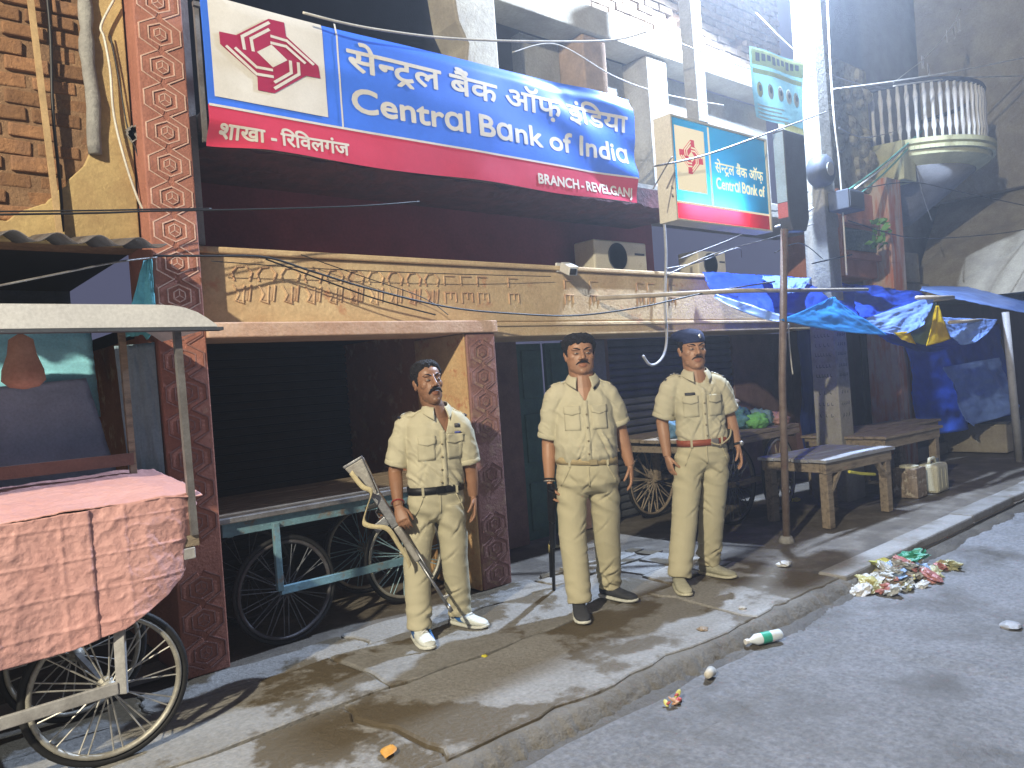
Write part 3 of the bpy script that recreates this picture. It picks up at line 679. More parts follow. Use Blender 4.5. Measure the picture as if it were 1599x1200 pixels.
for r in range(4): psheet('print_line', .06, (.7,.62,.5,.55)[r], .02+.055*r, .045+.055*r, .005, M_PW, 6, 1)
for k in range(5):
    c = PP(.13+.18*k, .42, .006); mb = MB().ball(c, .055*.9, .003, .07, 12, 8); mb.build('portrait', M_PW if k else M_PYL, po, True)
    MB().ball(c + V((0,-.004,.012)), .022, .003, .030, 10, 8).build('portrait_head', M_PD, po, True)

# ================================================================== CONCRETE POLE WITH THE LAMP
cp = empty('concrete_pole', (7.86, 4.0, 0), 'square concrete utility pole with painted writing and meter boxes', 'utility pole')
mb = MB(); rings = []
for z in np.linspace(-.1, 8, 30):
    a = .145 - .0065*z; rings.append([V((sx*a + .006*nz(z*3, sx), sy*a, z)) for sx, sy in ((-1,-1),(1,-1),(1,1),(-1,1))])
mb.loft(rings).build('shaft', mat('pole_concrete', (.32,.305,.265), (.25,.235,.20), .9, 4, .4, 28, c3=(.17,.16,.14), scale3=4, thr3=.64, sharp3=.1), cp, bevel=.012)
MB().bx(-.20,.20,-.20,.20,-.05,.34).build('base', M_CONC, cp, bevel=.02)
m_ink = mat('faded_dark_paint', (.10,.10,.11), None, .8, 9, .1)
for r, (zz, n) in enumerate(((1.70,5),(1.60,4),(1.50,6),(1.38,5),(1.28,6),(1.10,3),(.98,4),(.86,3))):
    for k in range(n):      # faded, unreadable painted strokes on the two visible faces
        x = -.09 + .18*(k+.5)/n; a = .145 - .0065*zz
        MB().obox((x, -a-.001, zz), (.008*rng.uniform(.6,1.5),0,.012*rng.uniform(-1,1)), (0,.0015,0), (0,0,.004)).obox((x+.008, -a-.001, zz+.012), (.004,0,.002), (0,.0015,0), (0,0,.014)).build('painted_stroke', m_ink, cp)
        MB().obox((-a-.001, x, zz-.005), (.0015,0,0), (0,.009*rng.uniform(.6,1.4),.006*rng.uniform(-1,1)), (0,0,.004)).obox((-a-.001, x+.01, zz+.01), (.0015,0,0), (0,.003,0), (0,0,.015)).build('painted_stroke', m_ink, cp)
for z in (.60, .44, 2.2, 3.1): MB().bx(-.146+.0065*z,.146-.0065*z,-.146+.0065*z,.146-.0065*z,z,z+.012).build('casting_mark', M_CONC, cp)
mbx = empty('meter_box', (7.70, 3.78, 3.40), 'dark round meter box strapped to the concrete pole', 'meter box')
MB().lathe((0,0,0), [(.12,0),(.16,.03),(.16,.16),(.12,.20)], 20, 'Y').build('casing', M_DG, mbx, True); MB().lathe((0,-.01,0), [(.07,0),(.07,.02)], 16, 'Y').build('dial', mat('dusty_glass', (.35,.35,.33), None, .2, 5, 0), mbx)
mb2 = empty('junction_box', (7.86, 3.72, 2.98), 'dark rectangular junction box on the pole below the round meter', 'junction box')
MB().bx(-.09,.26,-.08,.14,0,.20).build('casing', M_DG, mb2, bevel=.01); MB().bx(-.07,.24,-.088,-.08,.02,.18).build('lid', M_DG, mb2, bevel=.004)
lamp = empty('street_lamp', LAMP_WHITE, 'white street lamp on a short arm at the top of the concrete pole', 'street lamp')
MB().tube([(.75,.16,-.05),(.45,.10,.14),(.02,0,.15)], .022, 8).build('arm', M_STEEL, lamp, True)
MB().lathe((0,0,.10), [(.04,.08),(.13,.05),(.15,0)], 20).build('reflector', M_STEEL, lamp, True)
wl = empty('street_lamp', LAMP_WARM, 'warm street lamp on a pole across the street behind the camera', 'street lamp')
MB().tube([(-.9,0,-5.4),(-.9,0,.1),(-.6,0,.25),(0,0,.2)], .05, 10).build('pole', M_STEEL, wl, True)
MB().lathe((0,0,.12), [(.04,.08),(.15,.05),(.17,0)], 20).build('reflector', M_STEEL, wl, True)

# ================================================================== RIGHT BUILDING WITH ROUND BALCONY
rb = empty('balcony_building', (0,0,0), 'old building with rounded balcony at the far right', 'building')
M_STONE = mat('rough_stone_wall', (.40,.36,.24), (.26,.23,.16), .95, 5, .8, 14, c3=(.14,.12,.09), scale3=6, thr3=.6)
M_PINK = mat('salmon_plaster', (.50,.22,.15), (.40,.16,.10), .85, 4, .3, 30)
M_STAIN = mat('stained_column', (.52,.42,.33), (.44,.34,.26), .85, 3, .35, 25, stretch=(3,3,.5), c3=(.46,.13,.06), scale3=3, thr3=.52, sharp3=.1)
MB().bx(9.25, 10.35, 4.5, 5.2, 3.55, 5.2).build('stone_wall', M_STONE, rb, bevel=.03)
for k in range(42):      # uneven stones standing proud of the wall
    o = MB().ball((0,0,0), rng.uniform(.09,.19), .06, rng.uniform(.06,.12), 8, 6).build('stone', M_STONE, rb); o.location = (rng.uniform(9.3,10.3), 4.49, rng.uniform(3.6,5.15)); o.rotation_euler = (0, rng.uniform(-.5,.5), 0)
MB().bx(9.25, 10.4, 4.45, 5.2, 2.45, 3.53).build('salmon_wall', M_PINK, rb, bevel=.015)
MB().bx(9.3, 10.15, 4.435, 4.45, 2.78, 3.05).build('grille_panel', mat('dark_green_grille', (.06,.10,.09), (.16,.20,.17), .7, 30, .5, 60), rb)
MB().bx(9.25, 10.4, 4.38, 4.45, 2.66, 2.74).bx(9.25, 10.4, 4.38, 4.45, 3.10, 3.18).build('salmon_moulding', M_PINK, rb, bevel=.01)
MB().bx(10.15, 10.55, 4.25, 4.65, 0, 3.72).build('stained_column', M_STAIN, rb, bevel=.015)
bc = MB().lathe((11.75, 4.74, 3.95), [(.95,0),(1.14,.10),(1.17,.22),(1.22,.24),(1.22,.30),(1.06,.31)], 64).build('balcony', mat('yellow_cornice', (.55,.52,.28), (.42,.40,.22), .8, 5, .3), rb, False)
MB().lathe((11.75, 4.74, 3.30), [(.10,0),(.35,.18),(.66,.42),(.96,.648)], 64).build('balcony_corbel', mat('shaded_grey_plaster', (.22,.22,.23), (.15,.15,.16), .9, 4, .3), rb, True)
MB().bx(10.56, 10.95, 4.2, 4.7, 3.73, 4.24).build('balcony_pier', MATS['yellow_cornice'], rb, bevel=.01)
bal = MB().lathe((0,0,0), [(.020,0),(.020,.10),(.034,.16),(.022,.30),(.022,.44),(.034,.58),(.020,.66),(.020,.74)], 8).mesh('baluster'); bal.materials.append(M_WHITE)
for k in range(32):
    a = math.pi + .04 + k*.095
    o = link('baluster', bal, None, bc, True); o.location = (11.75 + 1.10*math.cos(a), 4.74 + 1.10*math.sin(a), 4.26)
def ringtube(z, r, t):
    return MB().tube([(11.75 + r*math.cos(a), 4.74 + r*math.sin(a), z) for a in np.linspace(math.pi-.05, 2*math.pi+.05, 50)], t, 8)
ringtube(5.02, 1.10, .035).build('handrail', M_DG, bc, True)
dn = MB().bx(-.02,.02,-.03,.03,0,.05).mesh('dentil'); dn.materials.append(MATS['yellow_cornice'])
for k in range(60):
    a = math.pi + k*.052; o = link('dentil', dn, None, bc); o.location = (11.75+1.185*math.cos(a), 4.74+1.185*math.sin(a), 4.11); o.rotation_euler = (0,0,a)
MB().bx(10.56, 18, 5.3, 5.6, 0, 9).build('main_wall', mat('grey_plaster_wall', (.30,.30,.30), (.22,.22,.22), .9, 3, .3), rb)
win = MB().bx(11.3, 12.0, 5.27, 5.30, 2.2, 3.2).build('window', M_DARK, rb)
MB().bx(11.27, 11.33, 5.22, 5.27, 2.2, 3.2).bx(11.97, 12.03, 5.22, 5.27, 2.2, 3.2).build('frame', M_WOOD, win)
MB().prism([(12.6,2.2),(14.4,2.2),(14.4,4.2)], (0,3.5,0), (1,0,0), (0,0,1), (0,1,0), 1.6).build('stair_flank', M_CONCY, rb, bevel=.02)
MB().bx(13.9, 20, 3.0, 5.2, 3.9, 9).build('projecting_wing', M_CONCY, rb, bevel=.02)
MB().tube([(13.75, 3.05, 0),(13.75, 3.05, 8)], .06, 10).build('drainpipe', mat('green_pipe', (.16,.30,.24), None, .6, 6, .1), rb, True)
MB().bx(10.56, 14.5, 4.85, 5.25, 2.25, 2.5).build('lintel_beam', M_CONC, rb, bevel=.02)
MB().bx(10.7, 12.4, 4.8, 5.2, 2.5, 2.95).build('parapet_block', M_CONCY, rb, bevel=.02)
# far houses closing the street
fh = empty('far_house', (0,0,0), 'dim far house closing the end of the street', 'house')
MB().bx(20, 34, 3.6, 9, 0, 9).build('wall', M_CONCY, fh); MB().bx(20, 34, 3.4, 3.6, 3.2, 3.5).build('ledge', M_CONC, fh)
# ground-floor wall behind the far stalls
fs_ = empty('shop_row', (0,0,0), 'dark row of closed shops behind the blue tarpaulin stalls', 'shop')
MB().bx(9.2, 18, 5.0, 5.2, 0, 2.25).build('wall', mat('dim_red_wall', (.13,.07,.075), (.09,.05,.055), .85, 4, .3), fs_)
for k, (x, m) in enumerate(((9.5,'d1'),(10.7,'d2'))):
    d = MB().bx(x, x+.9, 4.96, 5.0, .16, 2.1).build('door', mat('dark_brown_door', (.10,.06,.06), (.07,.04,.04), .6, 4, .2), fs_, bevel=.01)
    for z in (.3, .95, 1.55): MB().bx(x+.1, x+.8, 4.945, 4.96, z, z+.5).build('panel', MATS['dark_brown_door'], d, bevel=.01)
MB().tube([(8.75,4.3,0),(8.72,4.3,2.2)], .035, 8).build('post', mat('pale_post', (.42,.44,.48), None, .7, 6, .1), fs_, True)
# ================================================================== WHEELS AND CARTS
M_RIM = mat('worn_rim', (.42,.40,.34), (.28,.26,.22), .5, 12, .15, metal=.4)
M_RIMD = mat('dark_rim', (.10,.10,.11), (.07,.06,.06), .6, 12, .15, metal=.3)
M_SPK = mat('spoke_wire', (.55,.53,.48), None, .4, 12, 0, metal=.6)
M_SPKD = mat('dark_spoke', (.16,.17,.19), None, .5, 12, 0, metal=.5)
def torus_y(r, t, n=40, k=8, ry=None):
    mb = MB(); rings = []
    for i in range(n):
        a = 2*math.pi*i/n
        rings.append([V(((r + t*math.cos(b))*math.cos(a), (ry or t)*math.sin(b), (r + t*math.cos(b))*math.sin(a))) for b in [2*math.pi*j/k for j in range(k)]])
    rings.append(rings[0]); return mb.loft(rings, cap=False)
def wheel(parent, loc, r, mr=M_RIM, ms=M_SPK, n=22, rz=0.0, spin=0.0, st=.0035):
    w_ = torus_y(r-.015, .015, 56, 8).build('wheel', M_BLACK, parent, True); w_.location = loc; w_.rotation_euler = (0, spin, rz)
    torus_y(r-.040, .013, 56, 6, .019).build('rim', mr, w_, True)
    MB().lathe((0,0,0), [(.022,-.06),(.022,-.045),(.035,-.04),(.035,-.03),(.02,-.025),(.02,.025),(.035,.03),(.035,.04),(.022,.045),(.022,.06)], 14, 'Y').build('hub', mr, w_, True)
    sp = MB().tube([(.028,-.034,0),(r-.05,0,0)], st, 5).mesh('spoke'); sp.materials.append(ms)
    sp2 = MB().tube([(.028,.034,0),(r-.05,0,0)], st, 5).mesh('spoke'); sp2.materials.append(ms)
    for k in range(n):
        o = link('spoke', sp if k % 2 else sp2, None, w_); o.rotation_euler = (0, 2*math.pi*k/n + .11*(k % 2), 0)
    return w_
# ---- cart under the pink cloth
c1 = empty('covered_cart', (0,0,0), 'food cart under a crumpled pink sheet with a white curved roof', 'cart')
wheel(c1, (.735, 3.62, .325), .325, n=26, spin=.1, rz=-.06); wheel(c1, (.735, 4.25, .325), .325, n=20)
wheel(c1, (-.35, 3.62, .325), .325, n=20)
M_BARG = mat('grey_painted_bar', (.40,.39,.38), (.26,.25,.24), .6, 9, .15)
for a, b, w_, h_ in (((-.9,3.55,.30),(.76,3.55,.33),.02,.05), ((.775,3.55,.30),(.79,3.57,.78),.045,.02), ((-.35,3.55,.30),(-.35,3.55,.78),.045,.02), ((-.9,3.6,.82),(1.12,3.6,.82),.05,.05), ((-.9,4.25,.82),(1.12,4.25,.82),.05,.05), ((1.10,3.6,.82),(1.10,4.25,.82),.05,.05)):
    MB().bar(a, b, w_, h_).build('frame_bar', M_BARG, c1, bevel=.004)
MB().bar((.735,3.58,.325), (.735,4.3,.325), .025, .025).build('axle', M_STEEL, c1)
MB().bx(-.95, 1.14, 3.58, 4.28, .85, .90).build('deck', M_WOOD, c1)
MB().bx(-.95, 1.12, 3.60, 4.26, .90, 1.06).build('counter', mat('dark_board', (.10,.09,.10), None, .7, 5, .1), c1)
M_PINKC = mat('pink_crumpled_sheet', (.60,.34,.31), (.53,.28,.255), .55, 2.2, .45, 26, fine=.08, spec=.45)
def crumple(x, y, z, s=1.0):
    r1 = 1-abs(nz(x*5, y*5, z*5))*2.2; r2 = 1-abs(nz(x*13+3, y*13, z*13))*2.2; r3 = 1-abs(nz(x*31, y*31+7, z*31))*2.2
    return s*(.0040*max(0,r1)**3 + .0036*max(0,r2)**2 + .0020*max(0,r3)**2 + .004*fbm(x*5, y*5, z*5))
PATH = [(-1.0,3.57),(.2,3.57),(.8,3.565),(1.06,3.57),(1.13,3.60),(1.165,3.68),(1.175,3.85),(1.175,4.05),(1.17,4.3)]
def path_pt(t):
    d = [0]
    for i in range(1, len(PATH)): d.append(d[-1] + math.dist(PATH[i], PATH[i-1]))
    s = t*d[-1]; return V((np.interp(s, d, [p[0] for p in PATH]), np.interp(s, d, [p[1] for p in PATH]), 0)), s, d[-1]
def hem(x, y):
    h = np.interp(x, [-1,.37,.62,.80,.98,1.08,1.14], [.50,.53,.535,.57,.66,.74,.80])
    return h + (.15*ss(3.6, 4.3, y) if x > 1.1 else 0) + .012*nz(x*6, y*6)
def skirt(u, v):
    p, s, L = path_pt(u); n = V((0,-1,0)) if p.x < 1.06 else V((1, -.6*(4-p.y), 0)).normalized()
    z0 = 1.075 + .035*ss(-.2, 1.1, p.x)*(0) + .02*(p.x) - .01
    z = z0 + (hem(p.x, p.y) - z0)*v
    flare = .03*v + .022*v*math.sin(p.x*9 + p.y*7) + (.010 if p.x < .70 else -.002)*(1 if p.y < 3.6 else 0) - .05*v*v*ss(.8, 1.15, p.x)
    gl_ = .0035*(math.exp(-((p.x*4.2) % 1 - .5)**2/.0008) + math.exp(-((z*7.3) % 1 - .5)**2/.002))
    return p + n*(flare + gl_ + crumple(p.x, p.y, z, 1.15)) + V((0,0,z + (crumple(p.x, p.y, 9, .6) if v == 0 else 0)))
def topf(u, v):
    x = -1.0 + u*2.13; y = 3.57 + v*.74
    if v < .05: y = 3.565
    z = 1.065 + .02*x + .115*v*(1-.25*v) + .015*nz(x*3, y*3) + crumple(x, y, 1, .9)
    e = ss(.93, 1.0, u); x += .035*e; z -= .02*e
    return V((x, y, z))
MB().grid(skirt, 420, 110).build('cloth_skirt', M_PINKC, c1, True, solid=.004)
MB().grid(topf, 240, 80).build('cloth_top', M_PINKC, c1, True, solid=.004)
# roof: white sheet with a rounded right end and a front lip
prof = [(-1.2,1.925),(1.02,1.925),(1.08,1.922),(1.13,1.912),(1.18,1.893),(1.22,1.868),(1.26,1.838)]
rings = [[V((x,3.52,z)), V((x,4.32,z)), V((x,4.32,z-.012)), V((x,3.52,z-.012))] for x, z in prof]
M_ROOF = mat('white_roof_sheet', (.66,.66,.66), (.56,.56,.57), .45, 3, .06)
MB().loft(rings).build('roof_sheet', M_ROOF, c1)
lip = [(x, z) for x, z in prof] + [(1.265,1.828),(-1.2,1.828)]
MB().prism(lip, (0,3.50,0), (1,0,0), (0,0,1), (0,1,0), .018).build('roof_lip', M_ROOF, c1)
MB().bx(-1.2, 1.29, 3.495, 3.56, 1.812, 1.826).build('roof_edge', M_DG, c1)
for x, y, z0, z1, m in ((1.12,3.58,.9,1.82,M_STEEL), (1.05,4.22,.9,1.9,M_WOOD), (-.9,3.58,.9,1.82,M_STEEL)):
    MB().bar((x,y,z0), (x-.01,y,z1), .03, .03, (0,1,0)).build('roof_post', m, c1)
MB().bx(-1.0, 1.05, 4.20, 4.23, 1.20, 1.26).build('shelf_rail', mat('brown_board', (.20,.11,.09), None, .7, 5, .2), c1)
# things under the cart roof
M_CYAN = mat('lightened_cyan_tarp', (.36,.80,.92), (.30,.70,.82), .45, 3, .1, transluc=.25)  # colour lightened in place of light inside the stall
M_NAVY = mat('lightened_blue_cloth', (.34,.42,.58), (.26,.33,.46), .8, 4, .2)  # blue raised too, standing in for light behind the cart
def drape(name, A, B, C_, D_, m, label, cat='cloth', amp=.03, fr=9, nu=40, nv=30, sag=0.0, solid=.003, group=None, par=None):
    A, B, C_, D_ = map(V, (A, B, C_, D_)); n = (B-A).cross(D_-A).normalized()
    def f(u, v):
        p = (A*(1-u)+B*u)*(1-v) + (D_*(1-u)+C_*u)*v
        return p + n*(amp*(.5+v)*math.sin(u*fr + 2*nz(u*3, v*2)) + amp*.8*fbm(u*4, v*4, amp*90) + crumple(u*1.2+amp*77, v*1.2, 0, .9)) + V((0,0,-sag*4*u*(1-u)*(.3+v*.7) + (.03*nz(u*5, 8) if v > .99 else 0)))
    o = MB().grid(f, nu, nv).build(name, m, par, True, solid=solid)
    return tag(o, label, cat, group) if label else o
drape('cyan_tarpaulin', (-.4,4.62,2.05), (.98,4.62,1.98), (1.0,4.62,1.45), (-.4,4.6,1.40), M_CYAN, 'bright cyan tarpaulin hung at the back under the cart roof', 'tarpaulin', .03, 12)
drape('navy_cloth', (-.4,4.52,1.58), (.93,4.52,1.66), (1.06,4.5,1.05), (-.4,4.5,1.05), M_NAVY, 'dark blue cloth hanging below the cyan tarpaulin behind the pink cart', 'cloth', .02, 7)
drape('grey_blue_sheet', (1.06,4.46,1.82), (1.245,4.40,1.83), (1.245,4.38,.95), (1.08,4.42,.95), mat('grey_blue_sheet', (.26,.36,.43), (.20,.28,.34), .7, 4, .15), 'grey blue sheet hanging against the carved red pillar', 'cloth', .012, 5)
drape('turquoise_strip', (1.20,4.33,2.26), (1.243,4.33,2.27), (1.243,4.33,1.86), (1.08,4.34,1.86), mat('turquoise_cloth', (.13,.46,.50), (.10,.36,.40), .6, 4, .1), 'narrow turquoise cloth tied to the pillar above the white cart roof', 'cloth', .01, 4, 16, 20)
mb = MB().lathe((0,0,0), [(.006,.20),(.05,.17),(.06,.10),(.085,.03),(.09,-.02),(.06,-.05),(.01,-.06)], 18)
o = mb.build('cloth_bag', mat('beige_bag', (.50,.32,.25), (.40,.22,.17), .7, 6, .3), smooth=True); o.location = (.60, 4.18, 1.67); tag(o, 'beige pink bag hanging under the white cart roof', 'bag')
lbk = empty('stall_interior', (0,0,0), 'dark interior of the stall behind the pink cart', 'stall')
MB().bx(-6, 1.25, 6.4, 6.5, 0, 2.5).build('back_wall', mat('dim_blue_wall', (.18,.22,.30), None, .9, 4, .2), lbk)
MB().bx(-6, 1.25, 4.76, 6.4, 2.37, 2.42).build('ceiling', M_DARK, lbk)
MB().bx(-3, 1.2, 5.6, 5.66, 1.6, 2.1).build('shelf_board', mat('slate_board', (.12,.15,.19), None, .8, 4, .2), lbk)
# corrugated sheet awning
def corr(u, v):
    x = -3 + u*4.22; return V((x, 3.98 + v*.54, 2.285 + .09*v + .022*math.cos((x-.06)*2*math.pi/.172)))
tag(MB().grid(corr, 300, 3).build('corrugated_awning', mat('rusty_sheet', (.13,.12,.12), (.09,.07,.06), .7, 8, .2, metal=.3), smooth=True, solid=.004), 'dark corrugated sheet awning under the ochre wall', 'awning')
# ---- blue cart in the shop opening
c2 = empty('blue_cart', (0,0,0), 'blue framed wooden handcart parked inside the dark shop opening', 'cart')
wheel(c2, (1.92, 4.50, .315), .33, M_RIMD, M_SPKD, 30); wheel(c2, (2.80, 5.10, .32), .33, M_RIM, mat('blue_spoke', (.30,.46,.52), None, .5, 9, 0), 28, spin=.05); wheel(c2, (1.92, 5.10, .32), .33, M_RIMD, M_SPKD, 20)
wheel(c2, (2.86, 4.62, .32), .33, M_RIM, MATS['blue_spoke'], 30, spin=.03)
for k, (y0, y1) in enumerate(((4.44,4.62),(4.63,4.84),(4.85,5.02),(5.03,5.24))):
    MB().bx(1.52, 3.22, y0, y1, .805+.004*(k%2), .835+.004*(k%2)).build('plank', M_WOOD, c2, bevel=.006)
MB().bar((1.50,4.43,.80), (3.22,4.43,.80), .03, .035).build('edge_rail', M_STEEL, c2, bevel=.006)
for a, b, w_, h_ in (((1.55,4.47,.745),(3.2,4.47,.745),.03,.085), ((1.55,5.2,.745),(3.2,5.2,.745),.03,.085), ((1.86,4.44,.74),(1.86,4.44,.33),.04,.03), ((1.86,4.44,.33),(2.86,4.55,.30),.03,.05), ((2.86,4.55,.30),(2.86,4.55,.74),.04,.03), ((1.60,4.47,.72),(1.60,5.2,.72),.04,.05), ((3.15,4.47,.72),(3.15,5.2,.72),.04,.05)):
    MB().bar(a, b, w_, h_, (0,0,1) if a[2] == b[2] or abs(a[0]-b[0]) > .1 else (0,1,0)).build('frame_bar', M_BLUEP, c2, bevel=.004)
# ---- cart behind the officers
c3 = empty('goods_cart', (0,0,0), 'old wooden goods cart with cloth bundles behind the officer in the beret', 'cart')
M_WSPK = mat('wooden_spoke', (.36,.29,.21), None, .8, 9, .1)
wheel(c3, (6.08, 5.04, .37), .38, M_WOOD, M_WSPK, 34, st=.007); wheel(c3, (6.85, 4.08, .37), .38, M_RIM, M_WSPK, 30, rz=.12, st=.006)
wheel(c3, (6.14, 4.14, .37), .38, M_RIMD, M_SPKD, 28); wheel(c3, (6.85, 5.04, .37), .38, M_RIMD, M_SPKD, 20)
for k in range(5): MB().bx(5.55, 7.25, 4.06+.225*k, 4.06+.225*k+.215, .80+.004*(k%2), .835+.004*(k%2)).build('plank', M_WOOD, c3, bevel=.006)
for a, b in (((5.55,4.08,.765),(7.25,4.08,.765)), ((5.55,5.14,.765),(7.25,5.14,.765)), ((5.62,4.08,.74),(5.62,5.14,.74)), ((7.2,4.08,.74),(7.2,5.14,.74))): MB().bar(a, b, .05, .06).build('frame_bar', M_WOOD, c3, bevel=.006)
for y in (4.12, 5.04): MB().bar((6.08,y,.37), (6.85,y,.37), .05, .05).build('axle_bar', M_WOOD, c3)
for x, y in ((6.08,4.2),(6.85,4.2),(6.08,4.97),(6.85,4.97)): MB().bar((x,y,.37), (x,y,.78), .05, .05, (0,1,0)).build('upright', M_WOOD, c3)
def bundle(name, loc, r, m, label, seed, cat='bundle', sq=(1,1,.7)):
    me = bpy.data.meshes.new(name); bm = bmesh.new(); bmesh.ops.create_icosphere(bm, subdivisions=4, radius=1)
    for v in bm.verts:
        q = v.co*1.6 + V((seed*7.1, seed*3.3, 0)); d = .9 + .25*fbm(*q) + .22*max(0, 1-abs(nz(*(q*1.7)))*2.4) + .12*max(0, 1-abs(nz(*(q*4+V((3,1,2)))))*2.4)
        v.co = V((v.co.x*sq[0], v.co.y*sq[1], max(v.co.z, -.75)*sq[2]))*d*r
    bm.to_mesh(me); bm.free(); o = link(name, me, m, None, True); o.location = loc; return tag(o, label, cat, 'bundles on the goods cart') if label else o
def clothm(n, c): return mat(n, c, tuple(v*.55 for v in c), .75, 9, .3, 30)
bundle('cloth_bundle', (5.80,4.45,.92), .16, clothm('steel_blue_cloth', (.12,.24,.36)), 'steel blue cloth bundle on the cart left of the beret officer', 1)
bundle('cloth_bundle', (6.02,4.35,.90), .09, clothm('lime_cloth', (.28,.55,.10)), 'small lime green bundle beside the steel blue one on the cart', 2)
bundle('cloth_bundle', (6.62,4.42,.93), .17, clothm('teal_cloth', (.10,.24,.26)), 'teal cloth bundle on the cart between officer and steel pole', 3)
bundle('cloth_bundle', (6.72,4.22,.90), .11, clothm('green_cloth', (.16,.44,.14)), 'bright green cloth lump in front of the teal bundle', 4)
bundle('cloth_bundle', (6.95,4.35,.90), .15, clothm('pale_green_cloth', (.20,.34,.30)), 'pale green cloth bundle by the steel pole', 5)
bundle('cloth_bundle', (6.85,4.75,1.0), .20, clothm('sand_cloth', (.38,.30,.22)), 'sandy sack at the back of the goods cart', 6)
bundle('cloth_bundle', (7.12,4.22,.89), .10, clothm('pinkish_cloth', (.45,.25,.22)), 'small pinkish bundle at the right end of the goods cart', 7)
# ---- wooden stall tables
def table(label, loc, L, W, H, rz, mtop, braces=True):
    t = empty('stall_table', loc, label, 'table', 'wooden stall tables', rz=rz)
    n = 4
    for k in range(n): MB().bx(0, L, W*k/n+.004, W*(k+1)/n-.004, H-.03-.004*(k%2), H-.004*(k%2)).build('plank', mtop, t, bevel=.006)
    for y in (.03, W-.06): MB().bx(.03, L-.03, y, y+.03, H-.13, H-.036).build('apron', M_WOOD, t, bevel=.004)
    for x in (.03, L-.06): MB().bx(x, x+.03, .062, W-.062, H-.12, H-.036).build('apron', M_WOOD, t, bevel=.004)
    for x in (.05, L-.13):
        for y in (.035, W-.115):
            MB().bar((x+.04, y+.04, 0), (x+.04, y+.04, H-.04), .085, .08, (0,1,0)).build('leg', M_WOOD, t, bevel=.008)
            if braces:
                s = 1 if x < .1 else -1; MB().bar((x+.04+s*.03, y+.02, H-.28), (x+.04+s*.17, y+.02, H-.11), .03, .05, (0,1,0)).build('brace', M_WOOD, t)
    return t
table('wooden table with bluish top in front of the concrete pole', (6.30,3.30,-.01), 1.12, .72, .61, -.10, mat('bluish_worn_wood', (.33,.33,.34), (.24,.22,.20), .75, 4, .3, 30, stretch=(1,6,6), c3=(.40,.46,.55), scale3=2, thr3=.58, sharp3=.1))
table('brown wooden table beyond the bluish one', (7.75,3.42,-.01), 1.25, .95, .66, -.06, M_WOOD, False)
table('low wooden bench at the back by the dark stall', (9.2,3.9,-.01), 1.1, .55, .62, -.05, M_WOOD, False)
tag(MB().tube([PY(1326,737,3.26), PY(1345,740,3.26), PY(1366,741,3.26)], .014, 6).build('yellow_ribbon', mat('yellow_plastic', (.65,.60,.08), None, .5, 5, 0)), 'yellow plastic strip tied around the table leg', 'ribbon')
# jerrycan and tin
jc = empty('jerrycan', (8.42, 3.22, -.01), 'pale dirty plastic jerrycan on the ground by the brown table', 'jerrycan')
M_JC = mat('yellowed_plastic', (.56,.54,.40), (.42,.40,.30), .55, 5, .1, c3=(.28,.24,.17), scale3=4, thr3=.62)
MB().bx(0,.30,0,.20,0,.30).build('body', M_JC, jc, bevel=.03); MB().tube([(.05,.10,.30),(.07,.10,.35),(.19,.10,.35),(.21,.10,.30)], .018, 8).build('handle', M_JC, jc, True); MB().lathe((.25,.10,.295), [(.028,0),(.028,.045)], 12).build('cap', M_DG, jc)
for x in (.10,.20): MB().bx(x, x+.015, -.004, 0, .05, .25).build('rib', M_JC, jc)
tn = empty('oil_tin', (8.06, 3.28, -.01), 'rusty square tin standing beside the pale jerrycan', 'tin')
M_TIN = mat('rusty_label_tin', (.36,.28,.20), (.17,.13,.10), .55, 14, .2, metal=.3, c3=(.52,.46,.36), scale3=16, thr3=.58)
MB().bx(0,.24,0,.24,0,.30).build('body', M_TIN, tn, bevel=.01); MB().lathe((.12,.12,.30), [(.09,0),(.09,.02),(.05,.03)], 16).build('lid', M_JC, tn)
blk = MB().bx(-.5,.5,-.4,.4,0,.40).build('water_tank', M_CONCY, None, bevel=.02); blk.location = (12.3, 4.0, 0); tag(blk, 'pale cement tank at the right edge beside the pole', 'tank')
MB().bx(-.52,.52,-.42,.42,.402,.43).build('lid', M_DG, blk)

# ================================================================== TARPAULIN AWNINGS
M_TB = mat('royal_blue_tarp', (.05,.15,.72), (.04,.12,.60), .38, 3, .06, transluc=.7, spec=.5, fine=.05)
M_TL = mat('sky_blue_tarp', (.08,.45,.90), (.07,.40,.82), .4, 3, .06, transluc=.55, fine=.05)
M_TP = mat('pale_blue_tarp', (.30,.46,.85), (.20,.33,.70), .35, 4, .06, transluc=.4, fine=.05)
M_TY = mat('yellow_tarp', (.92,.70,.03), (.85,.60,.03), .45, 4, .06, transluc=.65, fine=.05)
M_TG = mat('olive_tarp', (.14,.22,.17), (.10,.17,.13), .5, 4, .06, transluc=.4, fine=.05)
def awn(name, A, B, C_, D_, m, label, sag=.1, edge=.06, seed=0, nu=60, nv=36, cr=1.6, group='tarpaulin awnings'):
    A, B, C_, D_ = map(V, (A, B, C_, D_))     # A-B back edge, D-C front edge
    def f(u, v):
        p = (A*(1-u)+B*u)*(1-v) + (D_*(1-u)+C_*u)*v
        wv = .025*math.sin(u*13 + seed) * (.4+v) + .03*fbm(u*3+seed, v*3) + crumple(u*1.6+seed, v*1.2, seed, cr)*2
        return p + V((.3*wv, .3*wv, wv - sag*4*u*(1-u)*(.25+.75*v) - sag*2.0*v*(1-v) - edge*abs(math.sin(u*math.pi*2.5+seed))*max(0, v-.7)/.3))
    return tag(MB().grid(f, nu, nv).build(name, m, None, True, solid=.002), label, 'tarpaulin', group)
def q4(*p): return [PY(*c) for c in p]
